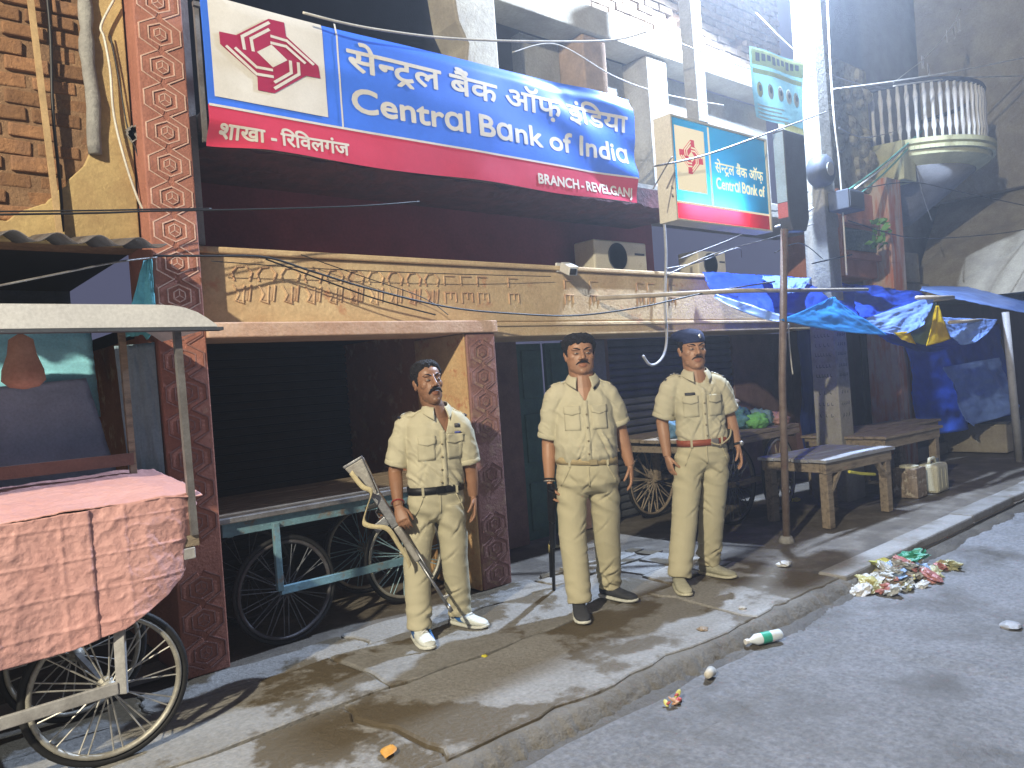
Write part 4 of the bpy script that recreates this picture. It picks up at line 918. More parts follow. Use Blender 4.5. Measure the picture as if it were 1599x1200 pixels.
def tarp(pts, m, label, sag=.03, seed=0, wave=.012, nu=48, nv=28, cr=1.3):
    A, B, C_, D_ = q4(*pts)
    def f(u, v):
        p = (A*(1-u)+B*u)*(1-v) + (D_*(1-u)+C_*u)*v
        wv = wave*math.sin((u*1.2 + v*.9)*9 + seed)*(.3+v*(1-v)) + wave*1.4*fbm(u*2.5+seed*3, v*2.5) + crumple(u*1.3+seed, v*1.3, seed*.7, cr)
        return p + V((.25*wv, -.8*wv, .7*wv - sag*4*u*(1-u)*v*v - sag*.8*v*(1-v)*4*.5))
    return tag(MB().grid(f, nu, nv).build('tarpaulin', m, None, True, solid=.002), label, 'tarpaulin', 'tarpaulin awnings')
tarp(((1096,426,4.44),(1228,432,4.25),(1228,500,3.44),(1117,461,4.05)), M_TB, 'royal blue tarpaulin swag left of the steel pole under the bamboo rod', .05, 1)
tarp(((1116,459,4.04),(1226,494,3.45),(1226,504,3.42),(1114,464,4.03)), M_TP, 'lit hem painted pale along the lower edge of the left blue swag', .045, 2, .004, 40, 6, .4)  # light on the swag's hem, put in as a paler strip
tarp(((1190,430,4.2),(1264,436,4.1),(1252,457,3.62),(1212,456,3.62)), M_TP, 'painted pale highlight on the wrinkled tarpaulin above the bamboo rod behind the steel pole', .01, 3, .02)  # highlights on the wrinkles, put in as a paler sheet
tarp(((1228,432,4.25),(1398,453,4.1),(1350,506,3.46),(1224,500,3.48)), M_TB, 'royal blue middle sheet of the awning right of the steel pole', .05, 4, .02)
tarp(((1297,465,3.43),(1303,465,3.43),(1386,524,3.30),(1218,499,3.36)), M_TL, 'sky blue triangular flap hanging from the bamboo rod', .03, 5, .008, 48, 28, .7)
tarp(((1335,503,3.45),(1460,462,3.42),(1442,508,3.24),(1388,522,3.32)), M_TP, 'pale blue creased strip of awning left of the yellow piece', .04, 6, .012)
tarp(((1330,446,4.0),(1460,460,3.9),(1452,470,3.46),(1340,500,3.47)), M_TB, 'creased blue sheet between the middle sheet and the pale strip', .03, 7, .03)
tarp(((1449,471,3.43),(1463,473,3.38),(1453,541,3.25),(1398,523,3.31)), M_TG, 'olive fold of tarpaulin beside the yellow piece', .01, 8, .006, 30, 20, .5)
tarp(((1461,478,3.30),(1465,478,3.30),(1484,530,3.18),(1446,541,3.20)), M_TY, 'bright yellow pointed piece of tarpaulin', .005, 9, .005, 24, 24, .5)
tarp(((1396,520,3.29),(1420,518,3.29),(1430,538,3.26),(1408,531,3.27)), M_TY, 'small yellow scrap showing below the pale blue strip', .005, 10, .004, 16, 12, .4)
tarp(((1360,516,3.44),(1508,532,3.36),(1478,544,3.30),(1402,538,3.35)), mat('deep_blue_tarp', (.03,.12,.75), None, .4, 3, .06, transluc=.6), 'deep blue sagging hem below the yellow piece', .07, 11, .006, 40, 16, .5)
tarp(((1470,496,3.3),(1557,500,3.15),(1532,528,3.10),(1486,530,3.2)), M_TP, 'pale blue loop of tarpaulin hanging under the far awning', .07, 12, .008)
tarp(((1438,448,4.3),(1660,450,4.2),(1660,500,3.1),(1438,456,3.4)), M_TP, 'pale blue flat awning over the far right stall', .02, 13, .012)
drape('tarpaulin', (10.3,4.25,1.75), (13.5,4.1,1.8), (13.5,3.9,.35), (10.4,4.1,.35), mat('bright_blue_sheet', (.06,.16,.75), (.04,.11,.55), .45, 3, .06, transluc=.4), 'blue sheet hanging as the back wall of the far right stall', 'tarpaulin', .05, 15, 60, 40, group='tarpaulin awnings')
drape('pale_sheet', (10.5,3.85,1.25), (12.3,3.75,1.3), (12.6,3.6,.55), (10.9,3.7,.45), M_TP, 'pale blue sheet draped over goods in the far right stall', 'cloth', .05, 8, 50, 34)
drape('tarpaulin', (8.6,4.75,1.9), (9.4,4.7,1.9), (9.4,4.7,.3), (8.6,4.75,.3), mat('navy_tarp', (.02,.04,.16), None, .5, 3, .06, transluc=.2), 'dark navy sheet hanging behind the tables', 'tarpaulin', .03, 9, group='tarpaulin awnings')
M_BAM = mat('bamboo', (.42,.36,.28), (.32,.26,.2), .6, 6, .1)
tag(MB().tube([(4.80,4.44,2.12),(5.6,3.62,2.09),(7.65,3.46,2.12)], [.02,.02,.017], 8).build('bamboo_rod', M_BAM, None, True), 'bamboo rod carrying the royal blue tarpaulin beside the lit sign', 'rod', 'bamboo rods')
tag(MB().tube([(8.4,3.30,2.03),(9.1,3.2,2.03)], .022, 8).build('bamboo_rod', M_BAM, None, True), 'short pale rod end sticking out above the yellow tarpaulin', 'rod', 'bamboo rods')
tag(MB().tube([(8.95,3.2,1.76),(10.1,3.2,1.78)], .02, 8).build('bamboo_rod', M_BAM, None, True), 'thin pale rod behind the pale blue loop of tarpaulin', 'rod', 'bamboo rods')
tag(MB().tube([PZ(1592,722,-.02), PY(1570,488,3.2)], [.05,.04], 10).build('stall_post', mat('grey_post', (.38,.37,.37), None, .6, 6, .1), None, True), 'grey iron post at the right edge holding the far awning', 'post')
tag(MB().tube([(8.2,4.28,0),(8.15,4.28,2.3)], .03, 8).build('stall_post', MATS['grey_post'], None, True), 'pale thin post just right of the concrete pole', 'post')
tag(MB().tube(smooth_path([PY(*p,3.42) for p in ((1231,505),(1233,540),(1236,570),(1238,585))],4), .006, 6).build('cord', M_WIREW, None, True), 'short pale cord dangling from the tarpaulin beside the steel pole', 'cord')

# ================================================================== OVERHEAD WIRES
def wire(pts, r, m, label, grp='overhead wires', n=10):
    return tag(MB().tube(smooth_path([PY(a, b, Y) for a, b, Y in pts], n), r, 6).build('wire', m, None, True), label, 'wire', grp)
wire([(-40,336,4.1),(150,333,4.1),(240,330,4.15),(400,327,4.2),(560,322,4.22),(655,315,4.3)], .005, M_WIREB, 'black wire stretched level across the red pillar above the awning')
wire([(-40,331,4.12),(150,329,4.12),(240,327,4.17),(330,326,4.2)], .004, M_WIREB, 'second black wire just above the level one at far left')
wire([(-30,452,4.1),(80,430,4.1),(180,410,4.15),(245,402,4.25)], .005, M_STEEL, 'grey wire sloping up to the pillar over the cart roof')
wire([(240,400,4.25),(330,400,4.3),(415,402,4.35),(490,425,4.35),(580,452,4.35),(700,480,4.35),(800,490,4.3),(900,493,4.2),(1000,480,4.0),(1100,458,3.8),(1210,440,3.45)], .0065, M_WIREB, 'thick black cable sagging across the cream carved ledge')
wire([(415,405,4.36),(500,436,4.36),(590,468,4.36),(680,492,4.36)], .005, M_WIREB, 'black cable branching down to the portal lintel')
wire([(470,398,4.42),(560,430,4.42),(660,465,4.42),(700,492,4.4)], .003, M_WIREB, 'thin wire fanning across the left end of the carved ledge')
wire([(330,408,4.4),(500,420,4.42),(700,428,4.42),(860,432,4.45)], .003, M_WIREB, 'thin straight wire along the carved ledge to the security camera')
wire([(473,20,4.22),(535,36,4.2),(600,48,4.2),(700,60,4.2),(830,65,4.15),(955,63,4.1),(1010,50,4.0)], .008, M_WIREW, 'white cable running over the top edge of the long banner')
wire([(800,82,4.3),(870,70,4.3),(960,120,4.2),(1040,148,4.1),(1130,165,3.9)], .005, M_WIREW, 'pale wire slanting down above the lit sign')
wire([(1022,260,3.40),(1100,243,3.38),(1200,208,3.35),(1290,175,3.6)], .007, M_STEEL, 'grey wire crossing the face of the lit sign')
wire([(1020,295,3.40),(1045,252,3.38),(1050,246,3.38)], .005, M_STEEL, 'short wire tied at the left end of the lit sign')
wire([(1292,0,3.75),(1296,90,3.75),(1302,180,3.75),(1310,250,3.78),(1316,330,3.8),(1322,430,3.8)], .010, M_WIREW, 'white cable running down the concrete pole')
wire([(1300,140,3.9),(1400,127,3.8),(1500,110,3.6),(1640,82,3.2)], .010, M_WIREW, 'pale wire leaving the concrete pole to the upper right')
wire([(1395,135,4.0),(1500,122,3.8),(1640,118,3.6)], .010, M_WIREW, 'lower pale wire leaving to the right edge')
for k, (a, b) in enumerate((((1440,205),(1320,300)), ((1430,215),(1335,295)), ((1425,225),(1340,305)), ((1210,355),(1270,325)))):
    wire([(a[0],a[1],4.2),((a[0]+b[0])/2,(a[1]+b[1])/2+4,4.1),(b[0],b[1],3.9)], .012, mat('green_wire', (.14,.40,.30), None, .5, 5, 0) if k % 2 == 0 else M_WIREW,
         ('upper green wire fanning from balcony to pole', 'white wire between the green ones below the balcony', 'lower green wire fanning from balcony to pole', 'pale wire from the dark board to the concrete pole')[k])
wire([(1040,420,4.3),(1090,410,4.2),(1150,388,4.0),(1158,402,4.0)], .006, M_STEEL, 'grey wire loop under the lit sign')
wire([(1060,405,4.1),(1150,370,3.9),(1205,340,3.5)], .004, M_STEEL, 'thin wire rising from the ledge to the dark board')
wire([(1210,395,3.45),(1250,380,3.6),(1285,405,3.85)], .005, M_WIREB, 'slack wire between the steel pole and the concrete pole')
wire([(1270,455,3.8),(1320,450,3.8)], .008, M_WIREB, 'dark wire wound round the concrete pole above the tarpaulin')
wire([(1268,412,3.82),(1330,398,3.82)], .008, M_WIREB, 'upper dark wire wound round the concrete pole')
wire([(1395,130,4.0),(1420,110,4.0),(1445,90,4.0),(1480,50,4.0),(1500,15,4.0)], .006, M_WIREW, 'thin line with pennants rising to the top right')
for k, (x, y) in enumerate(((1440,88),(1449,100),(1478,48),(1490,42),(1497,32))):
    q = PY(x, y, 4.0); tag(MB().prism([(-.03,0),(.05,.01),(.04,-.16),(.01,-.11),(-.02,-.17)], (0,0,0), (1,.2*k,0), (0,0,1), (0,1,0), .004).build('pennant', M_WHITE, None), 'torn white rag pennant, number %s from the left on the thin line' % ('one','two','three','four','five')[k], 'pennant', 'rag pennants').location = q
for k, (pts, lab) in enumerate((
    ([(1180,20,4.3),(1260,95,4.0),(1330,128,4.0),(1392,140,4.2)], 'pale wire sagging from the upper storey to the balcony'),
    ([(1310,200,3.9),(1350,215,4.0),(1400,205,4.2)], 'short slack wire from the pole to the stone wall'),
    ([(1320,300,3.85),(1420,285,3.9),(1500,300,3.8),(1640,330,3.4)], 'dark wire crossing below the round balcony'),
    ([(1325,345,3.85),(1430,372,3.9),(1560,365,3.6),(1640,350,3.4)], 'lower dark wire drooping under the balcony'),
    ([(1000,40,4.2),(1080,75,4.1),(1180,110,3.9),(1270,120,3.8)], 'thin wire in front of the brick parapet near the lamp'),
    ([(1160,300,3.7),(1210,330,3.5),(1262,300,3.7)], 'loop of wire behind the dark board'),
    ([(1040,430,4.3),(1120,395,4.1),(1205,372,3.6),(1270,350,3.8)], 'grey wire running from the ledge to the junction box'),
    ([(1420,215,4.2),(1440,300,4.2),(1455,345,4.2)], 'loose wire end hanging under the balcony'))):
    wire(pts, .006, M_WIREB if k in (2,3,5) else M_STEEL, lab)
# small plant growing from the stained column
pl = empty('wall_plant', PY(1372, 362, 4.2), 'small green plant sprouting from the stained column', 'plant')
lf = MB().add([(0,0,0),(.05,-.01,.03),(.11,0,.0),(.05,.01,-.03)], [(0,1,2),(0,2,3)]).mesh('leaf'); lf.materials.append(mat('leaf_green', (.12,.28,.05), (.08,.20,.04), .6, 9, 0))
for k in range(34):
    o = link('leaf', lf, None, pl); o.location = (rng.uniform(-.12,.12), rng.uniform(-.1,.05), rng.uniform(-.16,.14)); o.rotation_euler = (rng.uniform(-1,1), rng.uniform(-1,1), rng.uniform(0,6.3)); s = rng.uniform(.7,1.3); o.scale = (s,s,s)
MB().tube([(0,.05,-.18),(.02,0,0),(-.03,-.03,.12)], .006, 5).build('stem', mat('stem', (.15,.14,.06), None, .8, 5, 0), pl)

# ================================================================== LITTER
rh = empty('rubbish_heap', PZ(1402, 908, -.088), 'heap of mixed plastic rubbish on the road by the kerb', 'rubbish')
cols = [(.62,.56,.22),(.66,.66,.64),(.42,.26,.15),(.60,.62,.60),(.56,.56,.50),(.24,.36,.55),(.52,.42,.32),(.66,.65,.62),(.34,.30,.24),(.58,.24,.22),(.56,.58,.56),(.50,.48,.26)]
for k in range(110):
    c = cols[k % len(cols)]; u = rng.gauss(0,.5); vv = rng.gauss(0,.5)
    x = .46*max(-1.15,min(1.15,u)) ; y = .16*max(-1.2,min(1.2,vv)); hgt = .11*math.exp(-1.3*(u*u+vv*vv))
    nm = ('plastic_bag','wrapper','paper_scrap')[k % 3]; s = rng.uniform(.022,.066)
    if k in (5, 6, 12): s = .085; c = ((.62,.60,.16),(.60,.58,.55),(.05,.34,.20))[(5,6,12).index(k)]; x, y = ((.10,.10),(.16,.02),(.34,.03))[(5,6,12).index(k)]; hgt = .09
    me = bpy.data.meshes.new(nm); bm = bmesh.new(); bmesh.ops.create_icosphere(bm, subdivisions=3, radius=1)
    for v in bm.verts:
        q = v.co*1.7 + V((k*5.3, k*2.2, 0)); r_ = 1-abs(nz(*(q*1.8)))*2; v.co = v.co*(.8 + .7*nz(*q) + .38*r_ + .2*nz(*(q*5)))*s; v.co.z *= .6
    bm.to_mesh(me); bm.free()
    o = link(nm, me, mat('litter_%d' % k if k in (5,6,12) else 'litter_%d' % (200 + k % 12), c, tuple(v_*.45 for v_ in c), .28, 45, .5, 60, spec=.6, contrast=.9), rh); o.location = (x, y, .012 + hgt*rng.uniform(.1,1.0)); o.rotation_euler = (rng.uniform(-.6,.6), rng.uniform(-.6,.6), rng.uniform(0,6)); o.scale = (rng.uniform(.9,1.7), 1, rng.uniform(.6,1.0))
bo = empty('plastic_bottle', V((3.78, 2.41, -.082)), 'clear plastic bottle with green label lying by the kerb', 'bottle', rz=-.35)
M_PET = mat('clear_plastic', (.80,.85,.85), None, .18, 4, 0, fine=0, trans=.12, spec=.6)
MB().lathe((0,0,.032), [(.012,-.115),(.013,-.095),(.031,-.06),(.031,.0),(.028,.02),(.031,.04),(.031,.10),(.024,.11)], 18, 'X').build('bottle_body', M_PET, bo, True)
MB().lathe((0,0,.032), [(.0318,-.03),(.0318,.03)], 18, 'X', False).build('label_band', mat('bottle_green', (.05,.42,.28), None, .4, 4, 0), bo, True)
MB().lathe((0,0,.032), [(.015,-.132),(.015,-.112)], 12, 'X').build('cap', M_WHITE, bo)
cu = MB().lathe((0,0,.02), [(.018,-.05),(.026,.035),(.023,.035),(.016,-.046)], 16, 'X').build('paper_cup', mat('paper_cup', (.55,.52,.45), (.45,.40,.32), .7, 9, .1), None, True); cu.location = V((3.20, 2.37, -.082)); cu.rotation_euler = (0,.15,.4); tag(cu, 'crushed pale paper cup lying in the shaded gutter', 'cup')
fl = empty('marigold_scrap', V((2.86, 2.34, -.085)), 'scrap of red and yellow flower petals in the gutter', 'flower')
for k in range(12):
    o = MB().ball((0,0,0), .022, .012, .006, 8, 5).build('petal', mat('petal_%d' % (k%3), ((.55,.12,.12),(.60,.35,.22),(.65,.62,.20))[k%3], None, .6, 9, .1), fl, True); o.location = (rng.uniform(-.06,.05), rng.uniform(-.04,.03), rng.uniform(0,.03)); o.rotation_euler = (rng.uniform(-1,1), rng.uniform(-1,1), rng.uniform(0,6))
lf2 = MB().grid(lambda u, v: V(((u-.5)*.09, (v-.5)*.055*math.sin(math.pi*min(max(u,.04),.96)), +.003*math.sin(u*3)+.006*abs(v-.5))), 10, 4).build('fallen_leaf', mat('orange_leaf', (.60,.30,.05), (.5,.22,.04), .6, 9, .1), None, True, solid=.001); lf2.scale = (1.25,1.25,1); lf2.location = PZ(607, 1174, .008); lf2.rotation_euler = (0,0,.8); tag(lf2, 'orange fallen leaf on the pavement at the bottom edge', 'leaf')
def scrap(px, py, z, c, label, s=.03, cat='scrap'):
    me = bpy.data.meshes.new('litter_scrap'); bm = bmesh.new(); bmesh.ops.create_icosphere(bm, subdivisions=2, radius=1)
    for v in bm.verts: v.co = v.co*(1 + .6*nz(*(v.co*2 + V((px*.1, py*.1, 0)))))*s; v.co.z = max(v.co.z*.45, -s*.3)
    bm.to_mesh(me); bm.free(); o = link('litter_scrap', me, mat('scrap_%d' % px, c, None, .5, 30, .3), None); o.location = PZ(px, py, z) + V((0,0,s*.28)); tag(o, label, cat, 'small litter')
scrap(757, 1026, .002, (.70,.62,.06), 'tiny yellow scrap on the pavement near the blue trimmed shoes', .016)
scrap(1226, 884, -.012, (.62,.62,.60), 'white crumpled plastic on the pavement right of the beret officer', .05)
scrap(1243, 783, -.012, (.70,.55,.05), 'yellow plastic scrap by the foot of the steel pole', .05)
scrap(1578, 981, -.09, (.35,.36,.38), 'grey crumpled scrap on the road at the right edge', .05)
scrap(1098, 985, .0, (.30,.22,.14), 'brown clod on the muddy kerb edge', .03)
scrap(1160, 952, .0, (.45,.42,.36), 'pale clod at the kerb edge above the bottle', .025)
scrap(870, 855, .0, (.62,.60,.35), 'pale yellow scrap beside the long black gun', .03)
# ================================================================== PEOPLE
UP = V((0,0,1))
def superring(c, s, f, hw, fr, bk, n=28, p=2.3):
    out = []
    for i in range(n):
        a = 2*math.pi*i/n; ca, sa = math.cos(a), math.sin(a)
        k = (abs(ca)**p + abs(sa)**p)**(-1/p)
        out.append(V(c) + s*(hw*ca*k) + f*((fr if sa > 0 else bk)*sa*k))
    return out
def skin_mat(name, c):
    m = mat(name, c, tuple(v*.86 for v in c), .48, 5, .06, 70, fine=.06, spec=.45)
    nt = m.node_tree; b = nt.nodes['Principled BSDF']; at = nt.nodes.new('ShaderNodeVertexColor'); at.layer_name = 'tone'
    mx = nt.nodes.new('ShaderNodeMix'); mx.data_type = 'RGBA'; mx.blend_type = 'MULTIPLY'; mx.inputs[0].default_value = 1
    src = b.inputs['Base Color'].links[0].from_socket; nt.links.new(src, mx.inputs[6]); nt.links.new(at.outputs[0], mx.inputs[7]); nt.links.new(mx.outputs[2], b.inputs['Base Color'])
    b.inputs['Subsurface Weight'].default_value = 0.0
    return m
HEADS = [(-.122,.016,.070,-.040),(-.108,.036,.084,-.005),(-.088,.050,.088,.028),(-.062,.059,.089,.056),(-.030,.066,.090,.076),(0,.071,.087,.089),(.030,.0745,.091,.096),(.060,.0745,.087,.098),(.085,.067,.073,.090),(.105,.049,.047,.068),(.119,.018,.012,.028)]
def head_parts(mb, T, fat=1.0):
    """T maps head-local (x side, y front negative, z up) to person space."""
    rings = []
    zs = [h[0] for h in HEADS]
    for z in np.linspace(-.122, .119, 22):
        w_, fr, bk = (np.interp(z, zs, [h[k] for h in HEADS]) for k in (1,2,3))
        if z < 0: w_ *= 1 + (fat-1)*min(1, -z/.06)
        cy = (bk - fr)/2; hd = (bk + fr)/2
        ring = []
        for i in range(32):
            a = 2*math.pi*i/32; ca, sa = math.cos(a), math.sin(a); p = 2.25; k = (abs(ca)**p+abs(sa)**p)**(-1/p)
            ring.append(T(V((w_*ca*k, cy + hd*sa*k, z))))
        rings.append(ring)
    mb.loft(rings)
    def bl(x, y, z, rx, ry, rz):
        k = MB().ball((0,0,0), rx, ry, rz, 14, 10); mb.add([T(V(v) + V((x,y,z))) for v in k.v], k.f)
    def tb(pts, r, n=10):
        k = MB().tube([V(p) for p in pts], r, n, rnd=True); mb.add([T(V(v)) for v in k.v], k.f)
    tb([(0,-.088,.030),(0,-.099,.006),(0,-.113,-.020)], [.009,.010,.0125])
    for s in (-1,1):
        bl(s*.0145,-.098,-.026,.0095,.012,.0085); bl(s*.030,-.083,.033,.026,.012,.0085); bl(s*.041,-.050,-.012,.028,.0285,.028)
        bl(s*.031,-.0755,.010,.0165,.012,.012); bl(s*.077,.010,.0,.007,.018,.032); bl(s*.081,.016,.012,.007,.014,.018)
        bl(s*.040*fat,-.032,-.072,.020,.034,.026)
    bl(0,-.0885,-.060,.023,.0085,.0058); bl(0,-.0875,-.070,.019,.0085,.0062); bl(0,-.077,-.100,.022,.016,.018)
def hand_parts(mb, w_, d, nrm, lat, curl=.35, side=1, spread=1.0):
    """wrist point, finger direction, palm normal, lateral (thumb side)."""
    w_, d, nrm, lat = V(w_), V(d).normalized(), V(nrm).normalized(), V(lat).normalized()
    rings = []
    for t, hw, th in ((-.02,.026,.020),(.0,.025,.018),(.03,.034,.018),(.06,.040,.015),(.088,.040,.012),(.096,.034,.008)):
        rings.append(superring(w_ + d*t, lat, nrm, hw, th, th, 16, 2.4))
    mb.loft(rings)
    for k, (o, L) in enumerate(((.030,.072),(.0105,.080),(-.0095,.074),(-.0285,.058))):
        p = w_ + d*.084 + lat*o*spread; dr = (d + lat*o*.9*spread).normalized(); pts = [p - d*.02, p]; seg = (.44,.32,.24); ang = curl*(.75 + .12*k)
        for sgm, am in zip(seg, (.55,1.1,.8)):
            dr = (dr*math.cos(ang*am) + nrm*math.sin(ang*am)).normalized(); pts.append(pts[-1] + dr*L*sgm)
        mb.tube(pts, [.0095,.0092,.0086,.0080,.0066], 8, rnd=True)
    p = w_ + d*.022 + lat*.024 + nrm*.006; dr = (d*.75 + lat*.62 + nrm*.28).normalized(); pts = [p - dr*.01, p + dr*.034]
    dr = (d*.95 + lat*.18 + nrm*.35*(1+curl)).normalized(); pts.append(pts[-1] + dr*.030); dr = (d*.95 + nrm*.5*(1+curl)).normalized(); pts.append(pts[-1] + dr*.024)
    mb.tube(pts, [.0125,.0105,.0095,.0075], 8, rnd=True)
def shoe_build(parent, heel, dirv, msh, msole, style):
    dirv = V(dirv).normalized(); sd = dirv.cross(UP); L = .285
    def sec(t, hw, z0, z1, p=2.6, n=20, sh=0):
        c = heel + dirv*(L*t) + sd*(.010*math.sin(t*3)) + UP*((z0+z1)/2); return superring(c, sd, UP, hw, (z1-z0)/2, (z1-z0)/2, n, p)
    up_ = MB().loft([sec(0.0,.022,.022,.070),sec(.03,.032,.02,.092),sec(.12,.038,.018,.100),sec(.26,.040,.018,.103),sec(.40,.041,.018,.092),sec(.55,.045,.018,.075),sec(.70,.048,.018,.062),sec(.84,.046,.018,.054),sec(.94,.034,.02,.044),sec(1.0,.012,.022,.034)])
    sh_ = up_.build('shoe', msh, parent, True)
    MB().loft([sec(-.02,.028,.003,.026,3.5),sec(.05,.040,.001,.028,3.5),sec(.3,.042,.001,.026,3.5),sec(.6,.049,.001,.024,3.5),sec(.82,.050,.002,.024,3.5),sec(.95,.038,.006,.026,3.5),sec(1.02,.014,.012,.028,3.5)]).build('sole', msole, sh_, True)
    if style == 'blue':
        mb = MB()
        for s in (-1,1):
            pts = [(.10,.080),(.32,.090),(.52,.056),(.70,.034),(.36,.034)]
            mb.prism([(L*a, b) for a, b in pts], heel + sd*(s*.0415), dirv, UP, sd*s, .009)
        mb.build('side_flash', mat('blue_shoe_trim', (.03,.13,.38), None, .5, 8, .05), sh_)
        for k in range(4):
            t = .36 + .075*k; z = .096 - .085*(t-.36); c = heel + dirv*(L*t)
            MB().tube([c - sd*.026 + UP*(z-.012), c + UP*(z+.006), c + sd*.026 + UP*(z-.012)], .0035, 6).build('lace', M_WHITE, sh_, True)
    return sh_
class Conform:
    def __init__(s, me): 
        bm = bmesh.new(); bm.from_mesh(me); s.t = BVHTree.FromBMesh(bm); bm.free()
    def hit(s, o, d): return s.t.ray_cast(V(o), V(d))
def patch(cf, c, s, u, w_, h_, d, off, name, m, parent, n=(8,6), solid=.004, shape=None, zig=0):
    mb = MB(); nu, nv = n; vs = []; ok = True
    for j in range(nv+1):
        for i in range(nu+1):
            a, b = (i/nu-.5), (j/nv-.5)
            if shape: a, b = shape(a, b)
            o = V(c) + s*(a*w_) + u*(b*h_); hp = cf.hit(o - d*.5, d)
            vs.append((hp[0] if hp[0] else o) - d*off)
    fs = [(j*(nu+1)+i, j*(nu+1)+i+1, (j+1)*(nu+1)+i+1, (j+1)*(nu+1)+i) for j in range(nv) for i in range(nu)]
    return MB().add(vs, fs).build(name, m, parent, True, solid=solid)

def make_folds(rg, n, xr, zr, slope, ln, dep):
    return [(rg.uniform(*xr), rg.uniform(*zr), rg.choice((-1,1))*rg.uniform(*slope), rg.uniform(*ln), rg.uniform(*dep)) for _ in range(n)]
def fold_lines(F, x, z):
    a = 0.0
    for x0, z0, k, ln, dep in F:
        dx = x-x0
        if abs(dx) > ln*2.2: continue
        d = (z-z0) - k*dx - .9*dx*dx*math.copysign(1, k); q = math.sqrt(1+k*k); d /= q
        if abs(d) > .06: continue
        e = math.exp(-(dx/ln)**2*1.5); a += dep*e*(-1.0*math.exp(-(d/.0085)**2) + .75*math.exp(-((d-.018)/.014)**2))
    return a
def person(cfg):
    D = cfg['D']; fl, fr_ = PZ(*cfg['footL']), PZ(*cfg['footR']); root = (fl+fr_)/2; root.z = 0
    dl, dr_ = (fl-cC).dot(cF), (fr_-cC).dot(cF); D = (dl+dr_)/2
    J = lambda q, dd=0.0: PD(q[0], q[1], D+dd) - root
    pe = empty('person', root, cfg['label'], 'person', 'police officers')
    tocam = V((-root.x, -root.y, 0)).normalized()
    rot = Matrix.Rotation(R(cfg.get('yaw',0)), 3, 'Z'); f = rot @ tocam; s = UP.cross(f)
    belt, neck = J(cfg['belt']), J(cfg['neck'])
    ax = neck - belt
    # ---- shirt
    sh = MB(); rows = cfg['torso']
    rings = [superring(belt + ax*t + f*off, s, f, hw, fr, bk, 32, 2.35) for t, hw, fr, bk, off in rows]
    sh.loft(rings)
    arms = {}
    for side, sg in (('L',-1),('R',1)):
        S, E, W, H = (J(cfg[k+side], cfg.get('d'+k+side, 0)) for k in ('sh','el','wr','hd'))
        arms[side] = (S, E, W, H); cu = S + (E-S)*cfg['cuff'+side]
        m1 = S + (cu-S)*.45
        rs = cfg.get('sleeve', .074)
        sh.tube([S + s*(-sg*.06) + UP*.012, S + s*(-sg*.02) - UP*.008, S - UP*.035 + s*(sg*.004), m1, cu], [rs*.70, rs*.86, rs*.96, rs*.96, rs*.93], 20, rnd=False)
    shm = bake(sh, .0058, 8, .5)
    # folds: pulls at the waist, elbow creases, hanging drapes
    sd_ = cfg['seed']
    bz, nz_ = belt.z, neck.z
    rg_ = random.Random(sd_*13+1); H_ = nz_-bz
    FS = make_folds(rg_, 9, (-.17,.17), (bz+.0, bz+.22*H_), (.5,2.5), (.03,.07), (.003,.007)) + make_folds(rg_, 6, (-.16,.16), (bz+.2*H_, bz+.62*H_), (.2,1.2), (.04,.10), (.002,.0045)) + make_folds(rg_, 6, (-.24,.24), (bz+.45*H_, bz+.9*H_), (.5,1.6), (.03,.06), (.0025,.005))
    def wr(p):
        t = (p[2]-bz)/(nz_-bz); a = .0
        q = V(p); x = q.dot(s); y = q.dot(f)
        a += .007*nz(x*9+sd_, p[2]*16 + x*10, y*6) * (1.2 - .6*ss(.5,.9,t)); rg = 1-abs(nz(x*11+sd_*3, p[2]*13 + x*9, y*8))*2.6; a += .0045*max(0,rg)**2*(1.1-.5*ss(.55,.95,t))
        a += .0025*nz(x*22, p[2]*9 - x*20, sd_) + fold_lines(FS, (q-belt).dot(s), p[2])
        a += .010*(1-ss(.0,.22,t))*math.sin(x*55 + 5*nz(x*6, sd_) )*.45
        a += .004*(1-abs(nz(x*6 + p[2]*7, p[2]*5 - x*4, sd_+4))*2.2)
        return a
    displace(shm, wr)
    cf = Conform(shm)
    # open neck: remove a V in front and the throat hole
    bm = bmesh.new(); bm.from_mesh(shm); vz = bz + (nz_-bz)*cfg.get('vdeep', .78); kill = []
    nb = neck + f*.0
    for fc in bm.faces:
        c = fc.calc_center_median(); q = c - neck; x = q.dot(s) - cfg.get('vx', 0)*(1); y = q.dot(f)
        if y > -.005 and vz < c.z and abs(x) < .058*(c.z-vz)/(nz_-vz)*cfg.get('vw',1) and c.z < nz_+.06: kill.append(fc)
        elif c.z > nz_ + .012 and math.hypot(q.dot(s), y) < cfg.get('collr',.066)+.020: kill.append(fc)
    bmesh.ops.delete(bm, geom=kill, context='FACES')
    for _ in range(14):
        bv = [v for v in bm.verts if v.is_boundary]; nw = []
        for v in bv:
            ns = [e.other_vert(v).co for e in v.link_edges if e.is_boundary]; nw.append(v.co*.4 + sum(ns, V((0,0,0)))/len(ns)*.6)
        for v, c in zip(bv, nw): v.co = c
    bm.to_mesh(shm); bm.free()
    M_K = cfg['shirt_mat']; shirt = link('shirt', shm, M_K, pe, True, solid=.004)
